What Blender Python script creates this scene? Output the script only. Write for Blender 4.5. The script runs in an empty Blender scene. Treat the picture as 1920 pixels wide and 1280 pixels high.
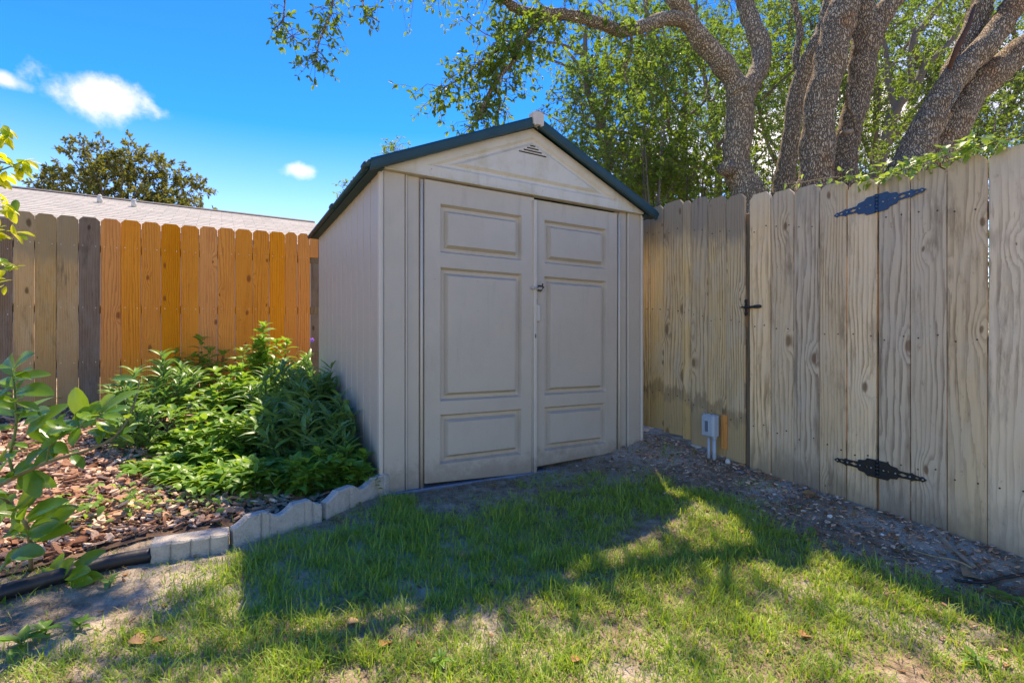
import bpy, bmesh, math, random
import numpy as np
from mathutils import Vector, Matrix, Euler, noise as mnoise

random.seed(7)
rng = np.random.default_rng(11)
PI = math.pi
R = math.radians
scene = bpy.context.scene
COL = scene.collection

# ------------------------------------------------------------------ camera
F, CX, HZ = 950.0, 960.0, 650.0          # focal length, centre column and horizon row in photo pixels (1920 wide)
cam_d = bpy.data.cameras.new('camera')
cam = bpy.data.objects.new('camera', cam_d)
COL.objects.link(cam)
scene.camera = cam
cam_d.sensor_width = 36.0
cam_d.lens = 36.0 * F / 1920.0
cam_d.shift_y = (HZ - 640.0) / 1920.0
cam_d.clip_start = 0.05
cam_d.clip_end = 2000
cam.location = (0, 0, 0)
cam.rotation_euler = (PI / 2, 0, 0)

# the yard's own axes: u runs along the shed front (away to the right), v runs into the depth (away to the left)
CU, SU = math.cos(R(30)), math.sin(R(30))
def W(a, b, z=0.0):
    return Vector((CU * a - SU * b, SU * a + CU * b, z))
def AB(x, y):
    return (CU * x + SU * y, -SU * x + CU * y)
def P(px, py, Y):                         # a point at depth Y
    return Vector(((px - CX) / F * Y, Y, (HZ - py) / F * Y))

# ------------------------------------------------------------------ light
SUN_DIR = W(0.33, 0.455, 1.0).normalized()
elev = math.asin(SUN_DIR.z)
azim = math.atan2(SUN_DIR.x, SUN_DIR.y)

world = bpy.data.worlds.new('World')
scene.world = world
world.use_nodes = True

def node(nt, typ, ins=None, **props):
    n = nt.nodes.new(typ)
    for k, v in props.items():
        setattr(n, k, v)
    if ins:
        for k, v in ins.items():
            s = n.inputs[k]
            if isinstance(v, bpy.types.NodeSocket):
                nt.links.new(v, s)
            else:
                s.default_value = v
    return n
def math_n(nt, op, a, b=0.0, c=None, clamp=False):
    ins = {0: a, 1: b}
    if c is not None:
        ins[2] = c
    return node(nt, 'ShaderNodeMath', ins, operation=op, use_clamp=clamp).outputs[0]
def vmath(nt, op, a, b=(0, 0, 0)):
    n = node(nt, 'ShaderNodeVectorMath', {0: a, 1: b}, operation=op)
    return n.outputs['Value'] if op in ('LENGTH', 'DOT_PRODUCT', 'DISTANCE') else n.outputs['Vector']
def maprange(nt, v, a, b, c=0.0, d=1.0, smooth=True):
    return node(nt, 'ShaderNodeMapRange', {0: v, 1: a, 2: b, 3: c, 4: d},
                interpolation_type='SMOOTHSTEP' if smooth else 'LINEAR').outputs[0]
def mixc(nt, f, a, b, mode='MIX'):
    n = nt.nodes.new('ShaderNodeMix')
    n.data_type = 'RGBA'; n.blend_type = mode; n.clamp_factor = True
    for s, v in ((n.inputs[0], f), (n.inputs[6], a), (n.inputs[7], b)):
        if isinstance(v, bpy.types.NodeSocket):
            nt.links.new(v, s)
        else:
            if s.type == 'RGBA' and len(v) == 3:
                v = tuple(v) + (1,)
            s.default_value = v
    return n.outputs[2]
def ramp(nt, f, stops, interp='LINEAR'):
    n = node(nt, 'ShaderNodeValToRGB', {0: f})
    cr = n.color_ramp; cr.interpolation = interp
    while len(cr.elements) < len(stops):
        cr.elements.new(0.5)
    for e, (p, c) in zip(cr.elements, stops):
        e.position = p; e.color = tuple(c) + ((1,) if len(c) == 3 else ())
    return n.outputs[0]
def noise_n(nt, vec, scale, detail=4, rough=0.55, dist=0.0, out=0):
    return node(nt, 'ShaderNodeTexNoise', {'Vector': vec, 'Scale': scale, 'Detail': detail, 'Roughness': rough, 'Distortion': dist}).outputs[out]

nt = world.node_tree
nt.nodes.clear()
sky = node(nt, 'ShaderNodeTexSky', sky_type='NISHITA', sun_disc=False)
sky.sun_elevation = elev
sky.sun_rotation = azim
sky.altitude = 0; sky.air_density = 1.0; sky.dust_density = 0.25; sky.ozone_density = 3.0
SKY_STRENGTH = 0.15
tc = node(nt, 'ShaderNodeTexCoord').outputs['Generated']
zc_ = node(nt, 'ShaderNodeSeparateXYZ', {0: tc}).outputs[2]
skyc = node(nt, 'ShaderNodeHueSaturation', {'Hue': 0.518, 'Saturation': maprange(nt, zc_, 0.12, 0.5, 1.36, 1.62), 'Value': maprange(nt, zc_, 0.12, 0.55, 0.95, 0.78), 'Fac': 1.0, 'Color': sky.outputs[0]}).outputs[0]
cl_noise = noise_n(nt, tc, 16.0, 6, 0.6, 0.0, out=1)
cl_off = vmath(nt, 'MULTIPLY', vmath(nt, 'SUBTRACT', cl_noise, (0.5, 0.5, 0.5)), (1.7, 1.7, 1.7))
col = skyc
# (column, row, half width, half height in px, softness, opacity): the three small clouds, and the cloud bank beyond the oaks
for (cx_, cy_, hw, hh, soft, op) in ((200, 182, 112, 46, 0.8, 0.85), (562, 322, 36, 20, 0.8, 0.6), (8, 150, 46, 18, 0.8, 0.6), (1560, 225, 560, 190, 0.9, 0.9)):
    d = Vector(((cx_ - CX) / F, 1, (HZ - cy_) / F)); L = d.length; d.normalize()
    right = Vector((d.y, -d.x, 0)).normalized(); up = right.cross(d)
    rel = vmath(nt, 'SUBTRACT', tc, tuple(d))
    ex = math_n(nt, 'DIVIDE', vmath(nt, 'DOT_PRODUCT', rel, tuple(right)), hw / F / L)
    ey = math_n(nt, 'DIVIDE', vmath(nt, 'DOT_PRODUCT', rel, tuple(up)), hh / F / L)
    cv = node(nt, 'ShaderNodeCombineXYZ', {0: ex, 1: ey, 2: 0.0}).outputs[0]
    # only the side of the sky that faces this cloud
    ln = vmath(nt, 'LENGTH', vmath(nt, 'ADD', cv, cl_off))
    m = maprange(nt, ln, 1.0, 1.0 - soft, 0.0, op)
    face = math_n(nt, 'GREATER_THAN', vmath(nt, 'DOT_PRODUCT', tc, tuple(d)), 0.3)
    m = math_n(nt, 'MULTIPLY', m, face)
    white = 3.6
    col = mixc(nt, m, col, (white, white * 1.02, white * 1.06, 1))
bg = node(nt, 'ShaderNodeBackground', {'Color': col, 'Strength': SKY_STRENGTH})
out = node(nt, 'ShaderNodeOutputWorld', {'Surface': bg.outputs[0]})

sun_d = bpy.data.lights.new('sun', 'SUN')
sun_d.energy = 3.3
sun_d.angle = R(0.55)
sun_d.color = (1.0, 0.94, 0.85)
sun = bpy.data.objects.new('sun', sun_d)
COL.objects.link(sun)
sun.rotation_euler = SUN_DIR.to_track_quat('Z', 'Y').to_euler()
sun.location = (0, 0, 20)

scene.view_settings.view_transform = 'Standard'
scene.view_settings.look = 'None'
scene.view_settings.gamma = 1
scene.view_settings.use_curve_mapping = False
scene.view_settings.exposure = 1.55
scene.view_settings.use_white_balance = True
scene.view_settings.white_balance_temperature = 8700
scene.view_settings.white_balance_tint = 14
try:
    scene.cycles.max_bounces = 8
    scene.cycles.transparent_max_bounces = 8
except Exception:
    pass

# ------------------------------------------------------------------ object helpers
WL = {}
def put(o, parent, world_loc):
    COL.objects.link(o)
    o.location = Vector(world_loc) - (WL[parent] if parent is not None else Vector((0, 0, 0)))
    if parent is not None:
        o.parent = parent
    WL[o] = Vector(world_loc)
    return o
def tag(o, label=None, cat=None, group=None, kind=None):
    if label: o['label'] = label
    if cat: o['category'] = cat
    if group: o['group'] = group
    if kind: o['kind'] = kind
    return o
def thing(name, label, cat, loc, group=None):
    o = bpy.data.objects.new(name, None)
    o.empty_display_size = 0.1
    put(o, None, loc)
    return tag(o, label, cat, group)
class MB:
    def __init__(s): s.v = []; s.f = []; s.sm = []
    def add(s, vs, fs, smooth=False):
        n = len(s.v)
        s.v += [tuple(v) for v in vs]
        s.f += [tuple(i + n for i in f) for f in fs]
        s.sm += [smooth] * len(fs)
    def box(s, c, ax, ay, az, bev=0.0):
        """box centred at c with half-axis vectors"""
        c, ax, ay, az = map(Vector, (c, ax, ay, az))
        if bev <= 0:
            vs = [c + sx * ax + sy * ay + sz * az for sz in (-1, 1) for sy in (-1, 1) for sx in (-1, 1)]
            s.add(vs, [(0, 2, 3, 1), (4, 5, 7, 6), (0, 1, 5, 4), (2, 6, 7, 3), (0, 4, 6, 2), (1, 3, 7, 5)])
            return
        lx, ly, lz = ax.length, ay.length, az.length
        ux, uy, uz = ax / lx, ay / ly, az / lz
        b = min(bev, lx * .9, ly * .9, lz * .9)
        vs = []; idx = {}
        for sx in (-1, 1):
            for sy in (-1, 1):
                for sz in (-1, 1):
                    for k in range(3):
                        o = [lx - b, ly - b, lz - b]; o[k] += b
                        idx[(sx, sy, sz, k)] = len(vs)
                        vs.append(c + ux * sx * o[0] + uy * sy * o[1] + uz * sz * o[2])
        fs = []
        for k in range(3):
            for sg in (-1, 1):
                oth = [i for i in range(3) if i != k]
                q = []
                for (p, r) in ((-1, -1), (1, -1), (1, 1), (-1, 1)):
                    sgn = [0, 0, 0]; sgn[k] = sg; sgn[oth[0]] = p; sgn[oth[1]] = r
                    q.append(idx[(*sgn, k)])
                if (sg < 0) != (k == 1): q.reverse()
                fs.append(q)
        for k in range(3):            # edges parallel to axis k
            i, j = [t for t in range(3) if t != k]
            for si in (-1, 1):
                for sj in (-1, 1):
                    q = []
                    for (sk, ff) in ((-1, i), (1, i), (1, j), (-1, j)):
                        sgn = [0, 0, 0]; sgn[k] = sk; sgn[i] = si; sgn[j] = sj
                        q.append(idx[(*sgn, ff)])
                    fs.append(q)
        for sx in (-1, 1):
            for sy in (-1, 1):
                for sz in (-1, 1):
                    fs.append([idx[(sx, sy, sz, k)] for k in range(3)])
        s.add(vs, fs)
    def abox(s, a0, a1, b0, b1, z0, z1, bev=0.0):
        c = W((a0 + a1) / 2, (b0 + b1) / 2, (z0 + z1) / 2)
        s.box(c, W((a1 - a0) / 2, 0), W(0, (b1 - b0) / 2), (0, 0, (z1 - z0) / 2), bev)
    def tube(s, pts, rad, n=8, cap=True, wob=0.0, smooth=True, seed=0.0):
        pts = [Vector(p) for p in pts]
        if not hasattr(rad, '__len__'): rad = [rad] * len(pts)
        vs = []; fs = []
        ref = None
        for i, p in enumerate(pts):
            t = (pts[min(i + 1, len(pts) - 1)] - pts[max(i - 1, 0)])
            if t.length < 1e-9: t = Vector((0, 0, 1))
            t.normalize()
            if ref is None:
                ref = Vector((1, 0, 0)) if abs(t.x) < 0.8 else Vector((0, 1, 0))
            ref = (ref - t * ref.dot(t)).normalized()
            bi = t.cross(ref)
            for k in range(n):
                an = 2 * PI * k / n
                d = ref * math.cos(an) + bi * math.sin(an)
                r = rad[i]
                if wob: r *= 1 + wob * mnoise.noise((p + d * r) * (0.55 / max(r, .02)) * .6 + Vector((seed, 0, 0))) + wob * .5 * mnoise.noise((p + d * r) * (1.6 / max(r, .02)) * .6)
                vs.append(p + d * r)
        for i in range(len(pts) - 1):
            for k in range(n):
                a, b = i * n + k, i * n + (k + 1) % n
                fs.append((a, b, b + n, a + n))
        if cap:
            fs.append(tuple(range(n - 1, -1, -1)))
            fs.append(tuple(range((len(pts) - 1) * n, len(pts) * n)))
        s.add(vs, fs, smooth)
    def prism(s, poly, off):
        """poly: 3-D outline; off: extrusion vector"""
        n = len(poly); off = Vector(off)
        vs = [Vector(p) for p in poly] + [Vector(p) + off for p in poly]
        fs = [tuple(range(n)), tuple(range(2 * n - 1, n - 1, -1))]
        for i in range(n):
            j = (i + 1) % n
            fs.append((j, i, i + n, j + n))
        s.add(vs, fs)
    def build(s, name, mat, parent=None, origin=None, rotz=0.0, fix=True):
        V = np.array([tuple(v) for v in s.v], dtype=float)
        if origin is None:
            lo, hi = V.min(0), V.max(0)
            origin = Vector(((lo[0] + hi[0]) / 2, (lo[1] + hi[1]) / 2, lo[2]))
        origin = Vector(origin)
        V = V - np.array(origin)
        if rotz:
            c, q = math.cos(-rotz), math.sin(-rotz)
            V = np.stack([V[:, 0] * c - V[:, 1] * q, V[:, 0] * q + V[:, 1] * c, V[:, 2]], 1)
        me = bpy.data.meshes.new(name)
        me.from_pydata(V.tolist(), [], s.f)
        me.polygons.foreach_set('use_smooth', s.sm)
        me.materials.append(mat)
        if fix:
            bm = bmesh.new(); bm.from_mesh(me)
            bmesh.ops.recalc_face_normals(bm, faces=bm.faces)
            bm.to_mesh(me); bm.free()
        me.update()
        o = bpy.data.objects.new(name, me)
        put(o, parent, origin)
        o.rotation_euler.z = rotz
        return o
def np_obj(name, V, faces, mat, parent=None, smooth=False, origin=(0, 0, 0)):
    """V (n,3); faces: list of int arrays of shape (m,k)"""
    me = bpy.data.meshes.new(name)
    origin = Vector(origin)
    V = np.asarray(V, dtype=np.float32) - np.array(origin, dtype=np.float32)
    me.vertices.add(len(V)); me.vertices.foreach_set('co', V.ravel())
    tot = sum(f.size for f in faces); nf = sum(len(f) for f in faces)
    me.loops.add(tot); me.polygons.add(nf)
    li = np.concatenate([f.ravel() for f in faces]).astype(np.int32)
    me.loops.foreach_set('vertex_index', li)
    st = []; c = 0
    for f in faces:
        st.append(np.arange(len(f)) * f.shape[1] + c); c += f.size
    me.polygons.foreach_set('loop_start', np.concatenate(st).astype(np.int32))
    me.polygons.foreach_set('use_smooth', np.full(nf, smooth))
    me.materials.append(mat)
    me.update(calc_edges=True)
    me.validate()
    o = bpy.data.objects.new(name, me)
    return put(o, parent, origin)

# smooth steps and 2-D noise on arrays
def sst(x, a, b):
    if np.ndim(a) == 0 and np.ndim(b) == 0 and a > b: return 1 - sst(x, b, a)
    t = np.clip((x - a) / (b - a), 0, 1)
    return t * t * (3 - 2 * t)
_tab = np.random.default_rng(5).random((256, 256))
def vnoise(x, y):
    xi = np.floor(x).astype(int); yi = np.floor(y).astype(int)
    fx = x - xi; fy = y - yi
    fx = fx * fx * (3 - 2 * fx); fy = fy * fy * (3 - 2 * fy)
    g = lambda i, j: _tab[i % 256, j % 256]
    return (g(xi, yi) * (1 - fx) + g(xi + 1, yi) * fx) * (1 - fy) + (g(xi, yi + 1) * (1 - fx) + g(xi + 1, yi + 1) * fx) * fy
def fnoise(x, y, oct=4):
    s = 0; a = .5; t = 0
    for k in range(oct):
        s = s + a * vnoise(x * 2 ** k + 17.3 * k, y * 2 ** k + 9.1 * k); t += a; a *= .55
    return s / t

def ground_z(a, b):
    a = np.asarray(a, float); b = np.asarray(b, float)
    bb = np.clip(b, -6, 7.0)
    z = -1.135 + 0.09 * bb
    z = z + 0.07 * sst(a, 1.6, 3.0) * (1 - sst(a, 6, 12))
    z = z + 0.07 * sst(a, 2.6, 3.05) * sst(b, 2.0, 3.0)* (1 - sst(a, 6, 12))
    z = z - 0.02 * sst(a, 0.6, 1.2) * (1 - sst(a, 2.2, 2.8)) * sst(b, 2.6, 2.9)
    z = z + 0.048 * sst(a, 2.8, 3.06) * (1 - sst(a, 3.3, 3.8)) * (1 - sst(b, 2.2, 3.0))
    near = (1 - sst(np.abs(a), 8, 14)) * (1 - sst(np.abs(b), 8, 14))
    z = z + near * (0.035 * (fnoise(a * 1.3 + 40, b * 1.3 + 40, 3) - .5) + 0.022 * (fnoise(a * 7 + 3, b * 7 + 50, 3) - .5))
    return z
def gz(a, b): return float(ground_z(a, b))
def gxy(x, y): return gz(*AB(x, y))
def G(px, py):
    """ground point seen at a photo pixel"""
    Y = 2.2
    for _ in range(25):
        p = P(px, py, Y)
        z = gxy(p.x, p.y)
        Y = 0.5 * Y + 0.5 * (-z * F / (py - HZ))
    p = P(px, py, Y); p.z = gxy(p.x, p.y)
    return p

# ------------------------------------------------------------------ materials
def new_mat(name):
    m = bpy.data.materials.new(name); m.use_nodes = True
    m.node_tree.nodes.clear()
    return m, m.node_tree
def finish(nt, shader):
    node(nt, 'ShaderNodeOutputMaterial', {'Surface': shader})
def objc(nt): return node(nt, 'ShaderNodeTexCoord').outputs['Object']
def rnd(nt): return node(nt, 'ShaderNodeObjectInfo').outputs['Random']
def geo(nt): return node(nt, 'ShaderNodeNewGeometry')
def bump(nt, h, strength=0.3, dist=0.01):
    return node(nt, 'ShaderNodeBump', {'Height': h, 'Strength': strength, 'Distance': dist}).outputs[0]
def princ(nt, color, rough=0.5, normal=None, metal=0.0, spec=0.5, **kw):
    ins = {'Base Color': color if isinstance(color, bpy.types.NodeSocket) else tuple(color) + (1,), 'Roughness': rough, 'Metallic': metal, 'Specular IOR Level': spec}
    if normal is not None: ins['Normal'] = normal
    ins.update(kw)
    return node(nt, 'ShaderNodeBsdfPrincipled', ins).outputs[0]

def mat_plain(name, c, rough=0.5, metal=0.0, var=0.15, scale=30.0, bumpy=0.05, dirt=None, dirt_amt=0.5):
    m, nt = new_mat(name)
    o = objc(nt)
    n1 = noise_n(nt, o, scale, 5, 0.6)
    n2 = noise_n(nt, o, scale * 0.13, 4, 0.6)
    f = math_n(nt, 'ADD', math_n(nt, 'MULTIPLY', n1, 0.5), math_n(nt, 'MULTIPLY', n2, 0.5))
    dark = tuple(x * (1 - var) for x in c); light = tuple(min(1, x * (1 + var)) for x in c)
    colr = ramp(nt, f, [(0.3, dark), (0.7, light)])
    if dirt:
        mk = maprange(nt, noise_n(nt, o, scale * 0.25, 6, 0.7), 0.5, 0.75, 0, dirt_amt)
        colr = mixc(nt, mk, colr, dirt)
    finish(nt, princ(nt, colr, rough, bump(nt, n1, bumpy, 0.01), metal))
    return m

def mat_wood(name, light, mid, dark, knot, stain=None, stain_amt=0.0, gray=None, gray_amt=0.0, freq=26.0, contrast=1.0, rough=0.8, zstain=None, pv_=1.0):
    """planks: local x across the plank, local z along it"""
    m, nt = new_mat(name)
    o = objc(nt); r = rnd(nt)
    sep = node(nt, 'ShaderNodeSeparateXYZ', {0: o})
    x, y, z = sep.outputs
    rz = math_n(nt, 'MULTIPLY', r, 37.0)
    zz = math_n(nt, 'ADD', z, rz)
    # knots
    kv = node(nt, 'ShaderNodeCombineXYZ', {0: math_n(nt, 'ADD', math_n(nt, 'MULTIPLY', x, 6.5), rz), 1: math_n(nt, 'MULTIPLY', zz, 3.1), 2: 0.0}).outputs[0]
    kw_ = vmath(nt, 'ADD', kv, vmath(nt, 'MULTIPLY', noise_n(nt, kv, 3.0, 2, 0.5, out=1), (0.12, 0.12, 0)))
    vor = node(nt, 'ShaderNodeTexVoronoi', {'Vector': kw_, 'Scale': 1.0, 'Randomness': 1.0}, voronoi_dimensions='2D')
    kd = vor.outputs['Distance']
    kr = node(nt, 'ShaderNodeSeparateColor', {0: vor.outputs['Color']}).outputs[0]
    has = math_n(nt, 'GREATER_THAN', kr, 0.62)
    size = math_n(nt, 'MULTIPLY', math_n(nt, 'SUBTRACT', kr, 0.58), 0.34)
    kn = math_n(nt, 'MULTIPLY', maprange(nt, math_n(nt, 'DIVIDE', kd, size), 1.35, 0.55), has)
    halo = math_n(nt, 'MULTIPLY', maprange(nt, kd, 0.42, 0.02), has)
    # flowing grain
    lv = node(nt, 'ShaderNodeCombineXYZ', {0: math_n(nt, 'MULTIPLY', x, 9.0), 1: math_n(nt, 'MULTIPLY', zz, 1.1), 2: rz}).outputs[0]
    flow = noise_n(nt, lv, 1.0, 3, 0.5)
    fvv = maprange(nt, math_n(nt, 'FRACT', math_n(nt, 'MULTIPLY', r, 11.9)), 0, 1, freq * .55, freq * 1.35, False)
    ph = math_n(nt, 'ADD', math_n(nt, 'MULTIPLY', x, fvv), math_n(nt, 'MULTIPLY', flow, 3.8))
    ph = math_n(nt, 'ADD', ph, math_n(nt, 'MULTIPLY', halo, 1.6))
    fv = node(nt, 'ShaderNodeCombineXYZ', {0: math_n(nt, 'MULTIPLY', x, 90.0), 1: math_n(nt, 'MULTIPLY', zz, 3.0), 2: rz}).outputs[0]
    fine = noise_n(nt, fv, 1.6, 5, 0.65)
    ph = math_n(nt, 'ADD', ph, math_n(nt, 'MULTIPLY', fine, 0.9))
    fr = math_n(nt, 'FRACT', ph)
    ring = math_n(nt, 'MULTIPLY', maprange(nt, fr, 0.35, 0.92), maprange(nt, fr, 1.0, 0.93))
    strong = maprange(nt, noise_n(nt, lv, 0.7, 2, 0.5), 0.3, 0.65, 0.25, 1.0)
    ring = math_n(nt, 'MULTIPLY', math_n(nt, 'MULTIPLY', ring, strong), contrast)
    base = mixc(nt, fine, light, mid)
    base = mixc(nt, math_n(nt, 'MULTIPLY', ring, 0.9, clamp=True), base, dark)
    # slow patches of tone
    pv = node(nt, 'ShaderNodeCombineXYZ', {0: math_n(nt, 'MULTIPLY', x, 6.0), 1: math_n(nt, 'MULTIPLY', zz, 2.0), 2: rz}).outputs[0]
    patch = noise_n(nt, pv, 1.0, 4, 0.6)
    base = mixc(nt, maprange(nt, patch, 0.42, 0.72, 0, 0.55), base, mid)
    if gray:
        g1 = maprange(nt, noise_n(nt, pv, 1.7, 5, 0.65), 0.42, 0.66, 0, gray_amt)
        base = mixc(nt, g1, base, gray)
    if stain:
        sv = node(nt, 'ShaderNodeCombineXYZ', {0: math_n(nt, 'MULTIPLY', x, 14.0), 1: math_n(nt, 'MULTIPLY', zz, 2.2), 2: rz}).outputs[0]
        s1 = maprange(nt, noise_n(nt, sv, 1.0, 6, 0.7), 0.5, 0.72, 0, stain_amt)
        base = mixc(nt, s1, base, stain)
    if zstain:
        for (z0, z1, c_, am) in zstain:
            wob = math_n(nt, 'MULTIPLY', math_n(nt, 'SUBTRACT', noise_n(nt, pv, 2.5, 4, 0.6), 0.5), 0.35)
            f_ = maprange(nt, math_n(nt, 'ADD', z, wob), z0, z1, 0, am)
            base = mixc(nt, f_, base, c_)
    # per-plank tone
    hsv = node(nt, 'ShaderNodeHueSaturation', {'Hue': 0.5, 'Saturation': maprange(nt, math_n(nt, 'FRACT', math_n(nt, 'MULTIPLY', r, 7.3)), 0, 1, 1 - .15 * pv_, 1 + .1 * pv_, False),
               'Value': maprange(nt, math_n(nt, 'FRACT', math_n(nt, 'MULTIPLY', r, 3.7)), 0, 1, 1 - .16 * pv_, 1 + .1 * pv_, False), 'Fac': 1.0, 'Color': base}).outputs[0]
    sp = maprange(nt, noise_n(nt, node(nt, 'ShaderNodeCombineXYZ', {0: math_n(nt, 'MULTIPLY', x, 60.0), 1: math_n(nt, 'MULTIPLY', zz, 16.0), 2: rz}).outputs[0], 1.0, 5, 0.75), 0.60, 0.72, 0, 0.5)
    hsv = mixc(nt, sp, hsv, knot)
    rings = math_n(nt, 'FRACT', math_n(nt, 'MULTIPLY', kd, 38.0))
    kc = mixc(nt, math_n(nt, 'MULTIPLY', rings, 0.35), knot, dark)
    base = mixc(nt, math_n(nt, 'MULTIPLY', kn, 0.8), hsv, kc)
    h = math_n(nt, 'SUBTRACT', math_n(nt, 'MULTIPLY', fine, 0.6), math_n(nt, 'ADD', math_n(nt, 'MULTIPLY', ring, 0.7), math_n(nt, 'MULTIPLY', kn, 0.3)))
    finish(nt, princ(nt, base, rough, bump(nt, h, 0.55, 0.003), 0, 0.25))
    return m

def mat_leaf(name, cols, trans=0.45, rough=0.42, tcol=None, spec=0.4, scale=8.0):
    m, nt = new_mat(name)
    g = geo(nt)
    isl = g.outputs['Random Per Island']
    f = math_n(nt, 'FRACT', math_n(nt, 'ADD', math_n(nt, 'MULTIPLY', isl, 1.0), math_n(nt, 'MULTIPLY', rnd(nt), 13.7)))
    n = len(cols)
    c = ramp(nt, f, [(i / max(1, n - 1), cc) for i, cc in enumerate(cols)])
    nz = noise_n(nt, objc(nt), scale * 6, 3, 0.6)
    c = node(nt, 'ShaderNodeHueSaturation', {'Hue': 0.5, 'Saturation': 1.0, 'Value': maprange(nt, nz, 0.3, 0.7, 0.82, 1.15), 'Fac': 1.0, 'Color': c}).outputs[0]
    back = mixc(nt, math_n(nt, 'MULTIPLY', g.outputs['Backfacing'], 0.35), c, tuple(min(1, x * 1.5 + .03) for x in cols[n // 2]))
    tc_ = mixc(nt, 0.6, c, tcol or (0.30, 0.42, 0.03))
    p = princ(nt, back, rough, None, 0, spec)
    t = node(nt, 'ShaderNodeBsdfTranslucent', {'Color': tc_}).outputs[0]
    mx = node(nt, 'ShaderNodeMixShader', {0: trans, 1: p, 2: t}).outputs[0]
    finish(nt, mx)
    return m

def mat_bark(name, light, dark, warm, sc=1.0, warm_amt=0.3):
    m, nt = new_mat(name)
    o = objc(nt)
    dist = vmath(nt, 'MULTIPLY', vmath(nt, 'SUBTRACT', noise_n(nt, o, 9 * sc, 3, 0.6, out=1), (.5, .5, .5)), (0.085, 0.085, 0.12))
    p = vmath(nt, 'ADD', o, dist)
    p = vmath(nt, 'MULTIPLY', p, (1.0, 1.0, 0.24))
    v = node(nt, 'ShaderNodeTexVoronoi', {'Vector': p, 'Scale': 62.0 * sc, 'Randomness': 0.95}, feature='DISTANCE_TO_EDGE').outputs['Distance']
    v2 = node(nt, 'ShaderNodeTexVoronoi', {'Vector': p, 'Scale': 62.0 * sc, 'Randomness': 0.95}).outputs['Color']
    plate = maprange(nt, v, -0.03, 0.24)
    fn = noise_n(nt, o, 120 * sc, 4, 0.7)
    big = noise_n(nt, o, 3.2, 4, 0.6)
    c = mixc(nt, math_n(nt, 'MULTIPLY', fn, 0.6), light, tuple(x * .62 for x in light))
    c = mixc(nt, math_n(nt, 'MULTIPLY', node(nt, 'ShaderNodeSeparateColor', {0: v2}).outputs[0], 0.5), c, tuple(x * .6 for x in light))
    c = mixc(nt, maprange(nt, big, 0.5, 0.7, 0, warm_amt), c, warm)
    c = mixc(nt, maprange(nt, noise_n(nt, o, 5.0, 5, 0.7), 0.55, 0.7, 0, 0.35), c, (0.30, 0.32, 0.27))
    c = mixc(nt, plate, dark, c)
    h = math_n(nt, 'ADD', plate, math_n(nt, 'MULTIPLY', fn, 0.35))
    finish(nt, princ(nt, c, 0.9, bump(nt, h, 1.0, 0.016), 0, 0.15))
    return m

M = {}
M['taupe'] = None
def make_plastic(name, c, grime, amt, yellow=None):
    m, nt = new_mat(name)
    o = objc(nt)
    n1 = noise_n(nt, o, 220, 3, 0.6)
    n2 = noise_n(nt, o, 2.4, 5, 0.65)
    sv = vmath(nt, 'MULTIPLY', o, (9, 9, 1.3))
    st = noise_n(nt, sv, 1.6, 5, 0.7)
    colr = mixc(nt, maprange(nt, n2, 0.35, 0.7, 0, 0.55), c, tuple(x * 0.84 for x in c))
    colr = mixc(nt, maprange(nt, st, 0.52, 0.75, 0, amt), colr, grime)
    if yellow:
        colr = mixc(nt, maprange(nt, noise_n(nt, o, 5, 6, 0.7), 0.42, 0.68, 0, 0.75), colr, yellow)
        colr = mixc(nt, maprange(nt, noise_n(nt, o, 42, 5, 0.75), 0.62, 0.72, 0, 0.5), colr, (0.09, 0.08, 0.06))
    sp = maprange(nt, noise_n(nt, o, 60, 2, 0.5), 0.74, 0.78, 0, 0.4)
    colr = mixc(nt, sp, colr, (0.12, 0.10, 0.08))
    pz = node(nt, 'ShaderNodeSeparateXYZ', {0: geo(nt).outputs['Position']}).outputs[2]
    dz_ = math_n(nt, 'ADD', pz, math_n(nt, 'MULTIPLY', math_n(nt, 'SUBTRACT', noise_n(nt, geo(nt).outputs['Position'], 14, 6, 0.7), 0.5), 0.35))
    colr = mixc(nt, maprange(nt, dz_, -0.66, -0.86, 0, 0.7), colr, (0.24, 0.19, 0.135))
    finish(nt, princ(nt, colr, 0.48, bump(nt, n1, 0.12, 0.002), 0, 0.4))
    return m
M['taupe'] = make_plastic('shed_taupe_plastic', (0.48, 0.415, 0.34), (0.34, 0.295, 0.235), 0.4)
M['gable'] = make_plastic('shed_gable_plastic', (0.58, 0.53, 0.45), (0.37, 0.33, 0.26), 0.6, (0.47, 0.41, 0.27))
M['trim'] = make_plastic('shed_trim_plastic', (0.56, 0.50, 0.42), (0.40, 0.36, 0.30), 0.4)
M['roofteal'] = mat_plain('roof_teal_plastic', (0.002, 0.040, 0.050), 0.55, 0, 0.3, 8, 0.1, dirt=(0.03, 0.05, 0.055), dirt_amt=0.3)
M['black_gap'] = mat_plain('dark_interior', (0.012, 0.012, 0.011), 0.9)  # near-black colour standing for the shade inside gaps, slots and keyhole
M['steel'] = mat_plain('galvanised_steel', (0.45, 0.44, 0.42), 0.42, 0.85, 0.25, 90, 0.1, dirt=(0.20, 0.09, 0.04), dirt_amt=0.5)
M['rust'] = mat_plain('rusty_steel', (0.10, 0.045, 0.022), 0.85, 0.2, 0.4, 120, 0.4)
M['slab'] = mat_plain('blue_grey_slab', (0.16, 0.19, 0.24), 0.8, 0, 0.3, 40, 0.3, dirt=(0.3, 0.28, 0.25), dirt_amt=0.6)
M['hinge_blue'] = mat_plain('hinge_black_blue_sheen', (0.004, 0.045, 0.12), 0.4, 0.1, 0.25, 30, 0.15)  # black hinge paint with the blue sheen put into its colour
M['hinge_black'] = mat_plain('hinge_black_paint', (0.008, 0.010, 0.014), 0.5, 0.1, 0.3, 40, 0.2)
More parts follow.
